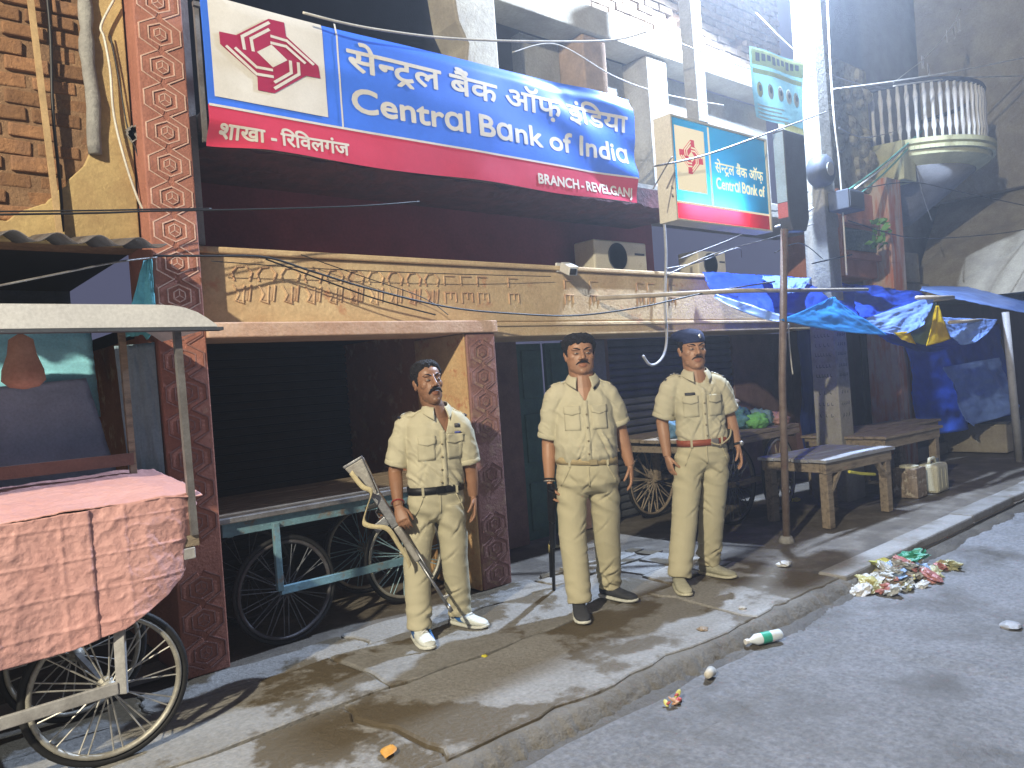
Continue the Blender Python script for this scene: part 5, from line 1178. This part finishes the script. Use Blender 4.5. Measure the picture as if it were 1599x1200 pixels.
    for side in 'LR':      # rolled cuffs
        S, E, W, H = arms[side]; k = cfg['cuff'+side]; cu = S+(E-S)*k; dd = (E-S).normalized(); rs = cfg.get('sleeve',.074)*.96
        mb = MB().tube([cu - dd*.030, cu - dd*.026, cu - dd*.002, cu + dd*.004, cu + dd*.002], [rs*.97, rs*1.05, rs*1.06, rs*.98, rs*.80], 24, cap=False)
        mb.v = [tuple(V(v)*1.0 + V((1,1,1))*0.0 + dd*(.006*nz(v[0]*40, v[1]*40, v[2]*40))) for v in mb.v]
        mb.build('cuff', M_K, shirt, True, solid=.005)
    # collar
    cz = neck + UP*cfg.get('collz', .020) ; rn = cfg.get('collr', .066)
    def collar(u, v):
        a = (u*2-1)*R(cfg.get('colla',152)); tip = abs(u*2-1)**6
        rad = rn*(1.0 + .02*v) + .026*v + .004*math.sin(v*3); 
        fx = math.sin(a)*rad*1.0; fy = -math.cos(a)*rad*1.0
        z = .030 - (.045 + .030*tip)*v - .030*(1-math.cos(math.pi-abs(a)))*.0 - .028*ss(.35,1,abs(u*2-1))
        return cz + s*fx + f*(fy + .018*tip*v + .012) + UP*z
    MB().grid(collar, 48, 6).build('collar', M_K, shirt, True, solid=.005)
    # epaulettes
    for side, sg in (('L',-1),('R',1)):
        S = arms[side][0]; a = S + s*(sg*.040); b = neck + s*(sg*.082)
        vs = []
        for i in range(7):
            t = i/6; c = a*(1-t) + b*t; hw = .027 - .006*t
            for e in (-1,1):
                o = c + f*(e*hw); hp = cf.hit(V((o.x,o.y,c.z+.4)), -UP); z = hp[0].z if hp[0] else c.z
                vs.append(V((o.x, o.y, z + .007)))
        fs = [(2*i, 2*i+1, 2*i+3, 2*i+2) for i in range(6)]
        ep = MB().add(vs, fs).build('epaulette', M_K, shirt, True, solid=.007)
        MB().bar(vs[0]+UP*.003, vs[1]+UP*.003, .012, .010).build('shoulder_title', cfg.get('title_mat', mat('navy_title', (.03,.035,.06), None, .6, 8, 0)), ep)
        if cfg.get('stars'):
            for t in (2, 3, 4): MB().ball((vs[2*t]+vs[2*t+1])/2 + UP*.006, .010, .010, .004, 8, 6).build('star', M_SPK, ep)
    # pockets, placket, buttons, tags
    chest = lambda x, t: belt + ax*t + s*x
    pk = cfg.get('pk', .085); pt = cfg.get('pkt', .60)
    for sg in (-1, 1):
        patch(cf, chest(sg*pk, pt-.10), s, UP, .098, .11, -f, .003, 'pocket', M_K, shirt, solid=.003)
        patch(cf, chest(sg*pk, pt+.045), s, UP, .102, .045, -f, .0075, 'pocket_flap', M_K, shirt, solid=.004, shape=lambda a, b: (a, b - (.28*(1-abs(a)*2) if b < 0 else 0)))
    patch(cf, chest(cfg.get('vx',0)+.004, .37), s, UP, .030, ax.length*.76, -f, .003, 'placket', M_K, shirt, (2,24), .003)
    for t in (.10,.26,.42,.58):
        hp = cf.hit(chest(.004, t) + f*.5, -f)
        if hp[0]: MB().ball(hp[0]+f*.006, .0065, .0065, .0065, 8, 6).build('button', mat('shirt_button', (.30,.25,.16), None, .4, 8, 0), shirt, True)
    for (nm, x, t, w_, h_, m) in cfg.get('badges', []):
        patch(cf, chest(x, t), s, UP, w_, h_, -f, .010, nm, m, shirt, (3,2), .004)
    # ---- trousers
    tr = MB(); hl, hr = J(cfg['hipL']), J(cfg['hipR']); kl, kr = J(cfg['knL'], (dl-D)*.4), J(cfg['knR'], (dr_-D)*.4)
    al, ar = J(cfg['anL'], dl-D), J(cfg['anR'], dr_-D)
    ww = cfg['waist']
    hipc = (hl+hr)/2; mid = belt*.5 + hipc*.5
    bl_, bf, bb_ = ww
    tr.loft([superring(belt + UP*.018 + f*cfg.get('boff',0), s, f, bl_*.98, bf, bb_, 28), superring(belt - UP*.02 + f*cfg.get('boff',0), s, f, bl_, bf*1.02, bb_, 28), superring(mid, s, f, bl_*1.07, bf*1.03, bb_*1.12, 28), superring(hipc - UP*.02, s, f, bl_*1.10, bf*.98, bb_*1.15, 28), superring(hipc - UP*.07, s, f, bl_*.95, bf*.72, bb_*.95, 28), superring(hipc - UP*.09, s, f, bl_*.45, bf*.4, bb_*.5, 28)])
    lr = cfg['leg']
    for h_, k_, a_, sg in ((hl,kl,al,-1),(hr,kr,ar,1)):
        pts = [h_ + UP*.02 + s*(-sg*.012), h_*.62 + k_*.38, k_ + UP*.02, k_*.5 + a_*.5, a_*.88 + k_*.12, a_ - UP*.015]
        rr = [lr[0], lr[1], lr[2], lr[3], lr[4], lr[5]]
        tr.tube(pts, rr, 22)
    trm = bake(tr, .0062, 9, .5)
    LF = make_folds(rg_, 10, (-.16,.16), (.07,.24), (.3,1.3), (.03,.06), (.005,.009)) + make_folds(rg_, 4, (-.16,.16), (.30,.56), (.3,1.2), (.03,.07), (.003,.006)) + make_folds(rg_, 5, (-.12,.12), (hipc.z-.16, hipc.z+.02), (.5,1.4), (.03,.06), (.003,.007))
    def wr2(p):
        q = V(p); x = q.dot(s); z = p[2]; a = .003*nz(x*8+sd_, z*9, q.dot(f)*5) + fold_lines(LF, (q-hipc).dot(s), z)
        low = 1-ss(.08,.34,z); cr = 1-abs(nz(x*7 + z*3, z*10, sd_))*2.4
        a += .0035*low*math.sin(z*85 + x*30*math.sin(sd_) + 4*nz(x*9, z*5)) + .0025*max(0,cr)**2
        hz_ = ss(hipc.z-.26, hipc.z-.10, z)*(1-ss(hipc.z, hipc.z+.06, z)); a += .006*hz_*math.sin(x*40 + z*55)
        # pressed crease down the front of each leg
        return a
    displace(trm, wr2)
    trs = link('trousers', trm, cfg['trouser_mat'], pe, True)
    cft = Conform(trm)
    # fly and hip pocket welts
    patch(cft, hipc + UP*.03, s, UP, .010, .13, -f, .003, 'fly_seam', cfg['trouser_mat'], trs, (1,8), .004)
    for sg in (-1,1):
        c0 = belt - UP*.03 + s*(sg*bl_*.62); c1 = belt - UP*.15 + s*(sg*bl_*.95)
        pts = [];
        for t in np.linspace(0,1,6):
            o = c0*(1-t)+c1*t; hp = cft.hit(o + f*.5, -f); pts.append((hp[0] if hp[0] else o) + f*.002)
        MB().tube(pts, .004, 6).build('pocket_welt', cfg['trouser_mat'], trs, True)
    # ---- belt
    bt = MB(); bo_ = f*cfg.get('boff',0); g = cfg.get('bgap', .012)
    tl = cfg.get('btilt', 0)
    def bring(z, e): 
        r_ = superring(belt + UP*z + bo_, s, f, bl_+e, bf+e, bb_+e, 48); return [p + UP*(tl*(p-belt).dot(s)) for p in r_]
    bt.loft([bring(-.021, g-.006), bring(-.021, g), bring(.021, g), bring(.021, g-.006)], cap=False)
    be = bt.build('belt', cfg['belt_mat'], pe, True)
    bc_ = belt + bo_ + f*(bf+g+.003) + s*cfg.get('buckx',0)
    MB().obox(bc_, s*.026, UP*.023, f*.004).build('buckle', cfg.get('buckle_mat', M_STEEL), be, bevel=.004)
    for x in (-.6,.6):
        c = belt + bo_ + s*(bl_*x); hp = None
        MB().obox(belt + bo_ + s*((bl_+g)*x) + f*((bf+g)*math.sqrt(max(0,1-abs(x)**2.3))**(1) + .003), s*.007, UP*.030, f*.003).build('belt_loop', cfg['trouser_mat'], be)
    # ---- body (one continuous skin)
    bd = MB(); hc = J(cfg['head']); 
    hrot = Matrix.Rotation(R(cfg['hyaw']), 3, 'Z'); hf = hrot @ tocam; hs = UP.cross(hf)
    HM = Matrix((hs, -hf, UP)).transposed()      # columns: side, back, up
    HM = HM @ Matrix.Rotation(R(cfg.get('hpitch',0)), 3, 'X') @ Matrix.Rotation(R(cfg.get('hroll',0)), 3, 'Y')
    k_ = cfg.get('hscale', 1.0)
    shp = cfg.get('shape', (1,1,1))
    T = lambda v: hc + HM @ V((v[0]*k_*shp[0], v[1]*k_*shp[1], v[2]*k_*shp[2]))
    head_parts(bd, T, cfg.get('fat',1.0))
    nr = cfg.get('neckr', .056)
    nk = MB().tube([T(V((0,.012,-.03))), T(V((0,.008,-.085))), neck*.55 + T(V((0,0,-.10)))*.45 , neck - UP*.05, neck - UP*.14], [nr, nr, nr*1.02, nr*1.25, nr*1.6], 20); bd.add(nk.v, nk.f)
    bd.loft([superring(belt + ax*t + f*(off-.006), s, f, hw*.93, fr*.93, bk*.9, 28, 2.35) for t, hw, fr, bk, off in rows[1:-1]])
    bd.loft([superring(belt + UP*.02, s, f, bl_*.9, bf*.9, bb_*.9, 24), superring(hipc - UP*.03, s, f, bl_*.8, bf*.6, bb_*.8, 24)])
    for (h_, k2, a_) in ((hl,kl,al),(hr,kr,ar)): bd.tube([h_, k2, a_, a_ - UP*.05], [.055,.05,.036,.036], 14, rnd=True)
    for side, sg in (('L',-1),('R',1)):
        S, E, W, H = arms[side]; ar_ = cfg.get('arm', 1.0)
        m2 = E*.62 + W*.38
        bd.tube([S, S*.5+E*.5, E, m2, W], [.052*ar_, .048*ar_, .043*ar_, .041*ar_, .028*ar_], 16)
        fd = (H-W).normalized(); nrm = s*(-sg)
        if cfg.get('grip') == side:
            g_ = cfg['gripv']; nrm = g_[0](s,f); lat = g_[1](s,f); curl = g_[2]
        else:
            nrm = (nrm*.9 - f*.25).normalized(); lat = (f*.9 + s*(-sg)*.2).normalized(); curl = cfg.get('curl', .42)
        lat = (lat - fd*lat.dot(fd)).normalized(); nrm = (nrm - fd*nrm.dot(fd) - lat*nrm.dot(lat)).normalized()
        hand_parts(bd, W, fd, nrm, lat, curl, sg)
    bdm = bake(bd, .0034, 5, .5)
    # tone: lips, stubble, darker round the eyes
    ca = bdm.color_attributes.new('tone', 'FLOAT_COLOR', 'POINT'); HI = HM.inverted()
    cols_ = np.ones((len(bdm.vertices), 4)); lip = 0
    for i, v in enumerate(bdm.vertices):
        p = HI @ (v.co - hc) / k_; p = V((p.x/shp[0], p.y/shp[1], p.z/shp[2]))
        if -.2 < p.z < .13 and abs(p.x) < .1 and abs(p.y) < .13:
            e = (p.x/.024)**2 + ((p.z+.0645)/.0125)**2
            if e < 1 and p.y < -.075: cols_[i,:3] = (.90,.70,.68)
            elif p.z < -.03 and p.y < .02: cols_[i,:3] = 1 - .22*ss(-.03,-.06,p.z)*cfg.get('stubble',1)
            ed = ((abs(p.x)-.031)/.024)**2 + ((p.z-.010)/.015)**2
            if ed < 1 and p.y < -.06: cols_[i,:3] *= .70 + .3*ed
    ca.data.foreach_set('color', cols_.ravel())
    body = link('body', bdm, cfg['skin'], pe, True)
    HP = lambda x, y, z: T(V((x,y,z)))
    M_H = cfg.get('hair_mat', mat('black_hair', (.010,.009,.010), (.022,.020,.021), .65, 40, .8, 140, spec=.2))
    for sg in (-1,1):
        M3 = HM.copy()
        MB().ball(HP(sg*.031,-.0890,.0085), .0125*k_, .0045*k_, .0042*k_*cfg.get('eye',1), 12, 8, M3).build('eye', mat('eye_white', (.42,.38,.34), None, .25, 8, 0), body, True)
        MB().ball(HP(sg*.031+.002,-.0925,.0085), .0048*k_, .0022*k_, .0040*k_*cfg.get('eye',1), 10, 8, M3).build('iris', mat('iris_dark', (.015,.01,.008), None, .2, 8, 0), body, True)
        MB().tube([HP(sg*.012,-.0955,.030), HP(sg*.026,-.0965,.0375), HP(sg*.043,-.086,.0385), HP(sg*.054,-.071,.033)], [.003,.0045,.0042,.002], 8, rnd=True).build('eyebrow', M_H, body, True)
    ms = cfg.get('moust', 1.0); mw = cfg.get('mw', 1.0)
    if ms:
        MB().tube([HP(-.037*mw,-.084,-.055-.006*ms), HP(-.024*mw,-.0945,-.0465), HP(-.010,-.1015,-.0425), HP(0,-.1025,-.0425), HP(.010,-.1015,-.0425), HP(.024*mw,-.0945,-.0465), HP(.037*mw,-.084,-.055-.006*ms)], [.0028*ms,.0058*ms,.0072*ms,.0064*ms,.0072*ms,.0058*ms,.0028*ms], 10, rnd=True).build('moustache', M_H, body, True)
    # hair cap or beret
    def scalp(u, v, e):
        a = 2*math.pi*u; z = .117 - v*.20; zs = [h[0] for h in HEADS]
        w_, fr2, bk2 = (np.interp(z, zs, [h[k] for h in HEADS]) for k in (1,2,3)); cy = (bk2-fr2)/2; hd = (bk2+fr2)/2
        ca2, sa2 = math.cos(a), math.sin(a); kk = (abs(ca2)**2.25+abs(sa2)**2.25)**(-1/2.25)
        return V(((w_+e)*ca2*kk, cy + (hd+e)*sa2*kk, z + e*ss(.06,.115,z)))
    hb = bmesh.new(); nu, nv = 96, 60; vv = []
    def hline_d(p):
        nzv = .009*nz(p.x*55, p.y*55, 3) + .006*nz(p.x*150, p.y*150, 7)
        hl_ = cfg.get('hline',.078)
        return p.z + nzv - np.interp(p.y, [-.10,-.07,-.050,-.034,-.022,-.006,.006,.03,.06,.1], [hl_, hl_-.002, .060,.036,-.004,-.014,.026,-.008,-.055,-.075])
    dist = []
    for j in range(nv+1):
        for i in range(nu):
            p = scalp(i/nu, j/nv, 0); d = hline_d(p); dist.append(d)
            th = .0035 + cfg.get('hthick', .010)*ss(-.01,.09,p.z)*ss(0,.03,d) + .0022*nz(p.x*120, p.y*120, p.z*50) + .0025*max(0, 1-abs(nz(p.x*60+9, p.y*35, p.z*35))*2.5)
            e = -.007 + (th+.007)*ss(-.004,.006,d); vv.append(hb.verts.new(HP(*scalp(i/nu, j/nv, e))))
    topv = hb.verts.new(HP(0, .01, .121 + cfg.get('hthick', .010)))
    for j in range(nv):
        for i in range(nu):
            q4 = (j*nu+i, j*nu+(i+1)%nu, (j+1)*nu+(i+1)%nu, (j+1)*nu+i)
            if max(dist[k] for k in q4) > -.005: hb.faces.new([vv[k] for k in q4])
    for i in range(nu): hb.faces.new((topv, vv[(i+1)%nu], vv[i]))
    bmesh.ops.delete(hb, geom=[v for v in hb.verts if not v.link_faces], context='VERTS'); bmesh.ops.recalc_face_normals(hb, faces=hb.faces)
    hm = bpy.data.meshes.new('hair'); hb.to_mesh(hm); hb.free(); link('hair', hm, M_H, pe, True)
    if cfg.get('beret'):
        M_BR = mat('navy_beret', (.020,.032,.10), (.015,.024,.075), .85, 9, .35, 90)
        mb = MB(); rings = []
        for z, w_, fr2, bk2, ox, oy in ((.050,.0785,.096,.100,0,0),(.062,.080,.097,.102,0,0),(.074,.080,.096,.103,0,0),(.088,.090,.099,.112,-.010,.004),(.106,.097,.098,.118,-.020,.008),(.124,.092,.086,.112,-.026,.012),(.140,.068,.064,.088,-.026,.014),(.148,.032,.030,.044,-.022,.014)):
            ring = []
            for i in range(36):
                a = 2*math.pi*i/36; x = w_*math.cos(a)+ox; y = (fr2 if math.sin(a) < 0 else bk2)*math.sin(a)+oy
                ring.append(HP(x, y, z - .10*max(0, y)*.35 - .22*min(0, x)*-.35*0 + .10*x*.5 + .003*nz(x*40, y*40, z*40)))
            rings.append(ring)
        b_ = mb.loft(rings).build('beret', M_BR, pe, True)
        MB().ball(HP(.022,-.098,.088), .010, .004, .016, 10, 8, HM).build('cap_badge', mat('silver_badge', (.75,.74,.70), None, .3, 8, 0, metal=.8), b_, True)
    # ---- shoes
    for a_, ft, dv in ((al, fl, cfg['fdirL']), (ar, fr_, cfg['fdirR'])):
        d_ = (Matrix.Rotation(R(dv), 3, 'Z') @ tocam); heel = V((a_.x, a_.y, 0)) - d_*.075; heel.z = .004
        shoe_build(pe, heel, d_, cfg['shoe_mat'], cfg['sole_mat'], cfg.get('shoe_style'))
    return dict(root=root, J=J, s=s, f=f, arms=arms, pe=pe, D=D, belt=belt)

M_KH1 = mat('khaki_shirt', (.48,.44,.315), (.43,.395,.275), .85, 3, .10, 160, fine=.06, spec=.2)
M_KH2 = mat('khaki_trousers', (.45,.41,.285), (.40,.365,.25), .85, 3, .10, 160, fine=.06, spec=.2)
M_KH3 = mat('khaki_trousers_warm', (.45,.405,.27), (.40,.36,.235), .85, 3, .10, 160, fine=.06, spec=.2)
SK1 = skin_mat('skin_dark_brown', (.27,.135,.075)); SK2 = skin_mat('skin_brown', (.36,.185,.105)); SK3 = skin_mat('skin_mid_brown', (.36,.19,.11))
NORMAL = [(-.10,.150,.100,.092,0),(-.02,.155,.104,.095,0),(.05,.166,.114,.102,0),(.16,.168,.116,.104,0),(.38,.166,.114,.106,0),(.60,.174,.118,.110,0),(.74,.180,.112,.110,0),(.84,.178,.098,.102,-.004),(.91,.158,.082,.090,-.008),(.97,.122,.070,.078,-.012),(1.02,.088,.060,.066,-.014),(1.06,.064,.052,.055,-.014)]
BELLY = [(-.10,.178,.130,.105,.0),(-.02,.186,.150,.110,.0),(.06,.196,.172,.115,.0),(.20,.200,.182,.118,.0),(.40,.192,.165,.116,.0),(.60,.186,.138,.114,0),(.74,.186,.120,.112,0),(.84,.184,.102,.104,-.004),(.91,.164,.086,.092,-.008),(.97,.128,.073,.080,-.012),(1.02,.092,.064,.068,-.014),(1.06,.068,.055,.058,-.014)]
o1 = person(dict(label='police officer with thick moustache holding a rifle, in white and blue shoes', D=4.5, seed=3,
    footL=(655,1002), footR=(722,976), head=(668,600), neck=(681,641), belt=(680,762), shL=(634,659), shR=(716,656), elL=(617,738), elR=(735,738), wrL=(622,792), wrR=(739,775), hdL=(632,822), hdR=(742,808),
    delL=.0, dwrL=-.15, dhdL=-.22, delR=.06, dwrR=.06, dhdR=.04, cuffL=.86, cuffR=.80, torso=NORMAL, hipL=(658,790), hipR=(704,788), knL=(651,885), knR=(710,875), anL=(655,978), anR=(718,954),
    waist=(.160,.108,.098), leg=(.091,.088,.080,.076,.073,.072), yaw=14, hyaw=22, hpitch=-9, hroll=-3, moust=1.25, mw=1.12, skin=SK1, shirt_mat=M_KH1, trouser_mat=M_KH2, vdeep=.70, vx=.018, vw=.9, eye=.7, hscale=1.07, collr=.070, shape=(.96,1,1.03),
    belt_mat=mat('black_belt', (.012,.012,.014), None, .45, 8, .1), buckle_mat=mat('black_buckle', (.02,.02,.02), None, .3, 8, 0, metal=.5), fdirL=18, fdirR=48,
    shoe_mat=mat('white_shoe', (.62,.64,.60), (.54,.56,.50), .55, 9, .1), sole_mat=mat('white_sole', (.68,.68,.60), None, .6, 9, .1), shoe_style='blue', hline=.082,
    grip='L', gripv=(lambda s, f: (s*.55 - f*.75), lambda s, f: (s*.8 + f*.5), 1.05), neckr=.062,
    badges=[('lapel_badge', .095, .80, .030, .022, mat('dark_badge', (.05,.05,.06), None, .5, 8, 0)), ('ink_mark', .10, .71, .035, .012, mat('blue_badge', (.08,.10,.35), None, .5, 8, 0))]))
o2 = person(dict(label='stout police officer with a tan belt and black shoes standing in the middle', D=4.8, seed=8,
    footL=(905,962), footR=(955,935), head=(905,556), neck=(909,594), belt=(916,717), shL=(869,612), shR=(946,609), elL=(857,692), elR=(968,672), wrL=(858,752), wrR=(984,727), hdL=(862,784), hdR=(988,760),
    delL=.03, dwrL=-.02, dhdL=-.03, delR=.03, dwrR=.0, dhdR=-.02, cuffL=.90, cuffR=.85, torso=BELLY, hipL=(892,748), hipR=(943,748), knL=(894,838), knR=(947,828), anL=(905,938), anR=(952,912),
    waist=(.186,.150,.112), leg=(.101,.097,.087,.082,.077,.075), yaw=4, hyaw=10, hpitch=-3, moust=.65, fat=1.2, skin=SK2, shirt_mat=M_KH1, trouser_mat=M_KH3, vdeep=.72, vx=.0, vw=1.1, eye=.75, hscale=1.07, shape=(1.09,1.02,.97), neckr=.077, collr=.083, arm=1.08, sleeve=.080,
    belt_mat=mat('tan_belt', (.42,.33,.18), (.36,.28,.15), .7, 8, .2), buckle_mat=mat('tan_buckle', (.38,.31,.18), None, .5, 8, 0, metal=.3), btilt=-.06, fdirL=8, fdirR=52, hthick=.018, hline=.070, buckx=.03,
    shoe_mat=mat('charcoal_shoe', (.045,.047,.055), None, .75, 9, .2, 80), sole_mat=MATS['white_sole'], grip='L', gripv=(lambda s, f: (s*.9 - f*.1), lambda s, f: (f*1.0), .95), stubble=.6,
    badges=[('collar_badge', .070, .90, .018, .014, MATS['dark_badge'])]))
o3 = person(dict(label='police officer in a navy beret with a red brown belt', D=5.3, seed=12,
    footL=(1060,921), footR=(1108,899), head=(1081,549), neck=(1086,585), belt=(1096,689), shL=(1048,600), shR=(1120,597), elL=(1034,660), elR=(1139,650), wrL=(1042,713), wrR=(1152,697), hdL=(1050,742), hdR=(1160,726),
    delL=.03, dwrL=-.02, dhdL=-.04, delR=.03, dwrR=.0, dhdR=-.02, cuffL=.88, cuffR=.85, torso=NORMAL, hipL=(1075,716), hipR=(1118,713), knL=(1070,804), knR=(1112,795), anL=(1061,898), anR=(1107,876),
    waist=(.163,.112,.100), leg=(.098,.096,.089,.084,.079,.076), yaw=16, hyaw=20, hpitch=-3, moust=.55, fat=1.08, skin=SK3, shirt_mat=M_KH1, trouser_mat=M_KH3, vdeep=.86, vw=1.0, eye=.75, beret=True, hline=.085, hthick=.003, stars=True,
    belt_mat=mat('red_brown_belt', (.30,.075,.035), (.24,.06,.03), .45, 8, .1), btilt=.02, fdirL=14, fdirR=55, buckx=.05, neckr=.070, collr=.077, hscale=1.07, shape=(1.05,.98,1.0), sleeve=.079, stubble=.4,
    shoe_mat=mat('khaki_shoe', (.42,.40,.29), None, .7, 9, .15), sole_mat=mat('cream_sole', (.60,.57,.42), None, .6, 9, .1),
    badges=[('name_plate', -.085, .725, .066, .017, MATS['dark_badge']), ('medal_bar', .075, .66, .016, .016, MATS['dark_badge'])]))
# name plate: a pale line of lettering too small to read
# wrist watch, bracelet, lanyard
def ring_at(p, d, r, t, m, name, parent):
    d = d.normalized(); a = d.orthogonal().normalized(); b = d.cross(a)
    return MB().tube([p + (a*math.cos(k*math.pi/10) + b*math.sin(k*math.pi/10))*r for k in range(21)], t, 8).build(name, m, parent, True)
S, E, W, H = o3['arms']['R']; wt = ring_at(W - (W-E).normalized()*.02, W-E, .034, .008, M_BLACK, 'wrist_watch', o3['pe'])
MB().ball(W - (W-E).normalized()*.02 + o3['f']*.030 + o3['s']*.02, .018, .018, .018, 12, 8).build('watch_face', M_STEEL, wt, True)
S, E, W, H = o2['arms']['L']; ring_at(W - (W-E).normalized()*.015, W-E, .036, .005, M_BLACK, 'bracelet', o2['pe']); ring_at(W - (W-E).normalized()*.002, W-E, .035, .0035, M_SPK, 'steel_bangle', o2['pe'])
S, E, W, H = o1['arms']['L']; ring_at(W - (W-E).normalized()*.03, W-E, .036, .004, mat('red_thread', (.35,.05,.04), None, .8, 8, 0), 'thread_bracelet', o1['pe'])
# lanyard and holster on the beret officer's left hip
b3 = o3['belt']; MB().obox(b3 + o3['s']*.185 - UP*.0 + o3['f']*.03, o3['f']*.03, o3['s']*.018, UP*.07).build('holster', M_BLACK, o3['pe'], bevel=.01)
MB().tube(smooth_path([b3 + o3['f']*.13 + o3['s']*.02, b3 + o3['f']*.135 + o3['s']*.08 - UP*.02, b3 + o3['f']*.10 + o3['s']*.16 + UP*.02, b3 + o3['s']*.19 + o3['f']*.06 + UP*.07], 6), .006, 6).build('lanyard', mat('tan_cord', (.45,.38,.24), None, .8, 8, 0), o3['pe'], True)

# ================================================================== RIFLE
G = lambda px, py, dd=0.0: PD(px, py, o1['D'] - .21 + dd)
rf = empty('rifle', (0,0,0), 'worn steel rifle with a beige sling held muzzle down', 'rifle')
M_GUN = mat('gun_steel', (.34,.35,.36), (.20,.20,.21), .38, 14, .12, 60, metal=.75); M_GUND = mat('gun_worn_furniture', (.33,.32,.29), (.22,.20,.18), .45, 9, .2, 40, metal=.2)
ga, gb = G(556, 722, .06), G(706, 955, .0); gd = (gb-ga).normalized(); gs = cF.cross(gd).normalized(); gn = gd.cross(gs)
if gs.dot(cR) < 0: gs = -gs
LG = (gb-ga).length
def GP(t, o, e=0.0): return ga + gd*(t*LG) + gs*o + cF*e
def gun_prism(poly, th, name, m, bev=.004): return MB().prism([(0,0)]*0 + poly, ga, gd*LG, gs, cF, th).build(name, m, rf, bevel=bev)
def gp(poly, th, name, m, bev=.004):
    k = MB(); k.prism(poly, ga - cF*(th/2), gd*LG, gs, cF, th); return k.build(name, m, rf, bevel=bev)
gp([(-.005,-.075),(0,.045),(.10,.030),(.20,.012),(.235,.0),(.235,-.030),(.19,-.035)], .038, 'stock', M_GUND, .008)
gp([(-.02,-.078),(-.014,.047),(0,.046),(-.004,-.076)], .042, 'butt_plate', M_GUN)
gp([(.0,.046),(.11,.032),(.21,.013),(.22,.022),(.11,.040),(.0,.052)], .022, 'stock_spine', M_GUN)
gp([(.215,.022),(.43,.022),(.43,-.030),(.215,-.032)], .040, 'receiver', M_GUN, .006)
gp([(.25,-.03),(.285,-.03),(.262,-.105),(.238,-.10)], .030, 'pistol_grip', M_BLACK, .008)
gp([(.345,-.03),(.40,-.03),(.405,-.12),(.355,-.125)], .026, 'magazine', M_GUN, .006)
gp([(.43,.018),(.66,.014),(.66,-.022),(.43,-.026)], .042, 'handguard', M_GUND, .010)
MB().tube([GP(.64,-.003), GP(1.0,-.003)], .0095, 12).build('barrel', M_GUN, rf, True); MB().tube([GP(.60,.016), GP(.78,.014)], .007, 10).build('gas_tube', M_GUN, rf, True)
gp([(.90,.0),(.925,.0),(.92,.034),(.908,.034)], .010, 'front_sight', M_GUN, .002)
MB().tube([GP(.955,-.003), GP(1.0,-.003)], .013, 12).build('muzzle', M_GUN, rf, True)
MB().tube([GP(.285,-.03), GP(.30,-.062), GP(.335,-.062), GP(.345,-.03)], .004, 6).build('trigger_guard', M_GUN, rf, True)
sl_pts = smooth_path([G(548,738,-.03), G(566,760,-.06), G(580,768,-.06), G(574,790,-.05), G(568,815,-.04), G(580,822,-.05), G(605,826,-.05), G(622,850,-.03), G(636,872,-.01), G(640,885,.0)], 6)
vs = []
for p in sl_pts: vs += [p - cU*.012 - cR*.008, p + cU*.012 + cR*.008]
MB().add(vs, [(2*i, 2*i+1, 2*i+3, 2*i+2) for i in range(len(sl_pts)-1)]).build('sling', mat('beige_webbing', (.55,.47,.28), None, .85, 12, .2, 90), rf, True, solid=.003)
# long black gun of the middle officer, muzzle on the ground
lg = empty('long_gun', (0,0,0), 'black long gun held muzzle down beside the stout officer', 'gun')
D2 = o2['D'] - .02
a2, b2 = PD(861, 775, D2-.03), PZ(865, 922, .0); d2 = (b2-a2).normalized(); L2 = (b2-a2).length
M_BG = mat('black_gunmetal', (.018,.018,.022), None, .4, 8, .1, metal=.4)
MB().bar(a2 - d2*.05, a2 + d2*.22, .035, .05, (0,1,0)).build('receiver', M_BG, lg, bevel=.01)
MB().bar(a2 + d2*.22, a2 + d2*.46, .035, .04, (0,1,0)).build('fore_end', M_BG, lg, bevel=.012)
MB().tube([a2 + d2*.40, b2], .012, 12).build('barrel', M_BG, lg, True); MB().tube([a2 + d2*.40 - cR*.018, a2 + d2*(L2-.14) - cR*.018], .010, 10).build('magazine_tube', M_BG, lg, True)
MB().bar(a2 - d2*.05, a2 - d2*.10 + cF*.03, .03, .055, (0,1,0)).build('stock', M_BG, lg, bevel=.01)
MB().tube([a2 + d2*.43 - cR*.02, a2 + d2*.50 - cR*.022], .010, 8).build('brass_tip', mat('brass', (.55,.45,.18), None, .4, 8, 0, metal=.6), lg, True)

# ================================================================== HAZE VOLUME added for the glow round the lamp
hz = MB().bx(-41, 121, -41, 17, -1.2, 9.6).build('haze', None); hz['kind'] = 'stuff'
hm_ = bpy.data.materials.new('glow_haze'); hm_.use_nodes = True; nt = hm_.node_tree
nt.nodes.remove(nt.nodes['Principled BSDF']); pv = nt.nodes.new('ShaderNodeVolumePrincipled')
pv.inputs['Color'].default_value = (.9,.94,1,1); pv.inputs['Density'].default_value = .0075; pv.inputs['Anisotropy'].default_value = .6
nt.links.new(pv.outputs[0], nt.nodes['Material Output'].inputs['Volume']); hz.data.materials.append(hm_)
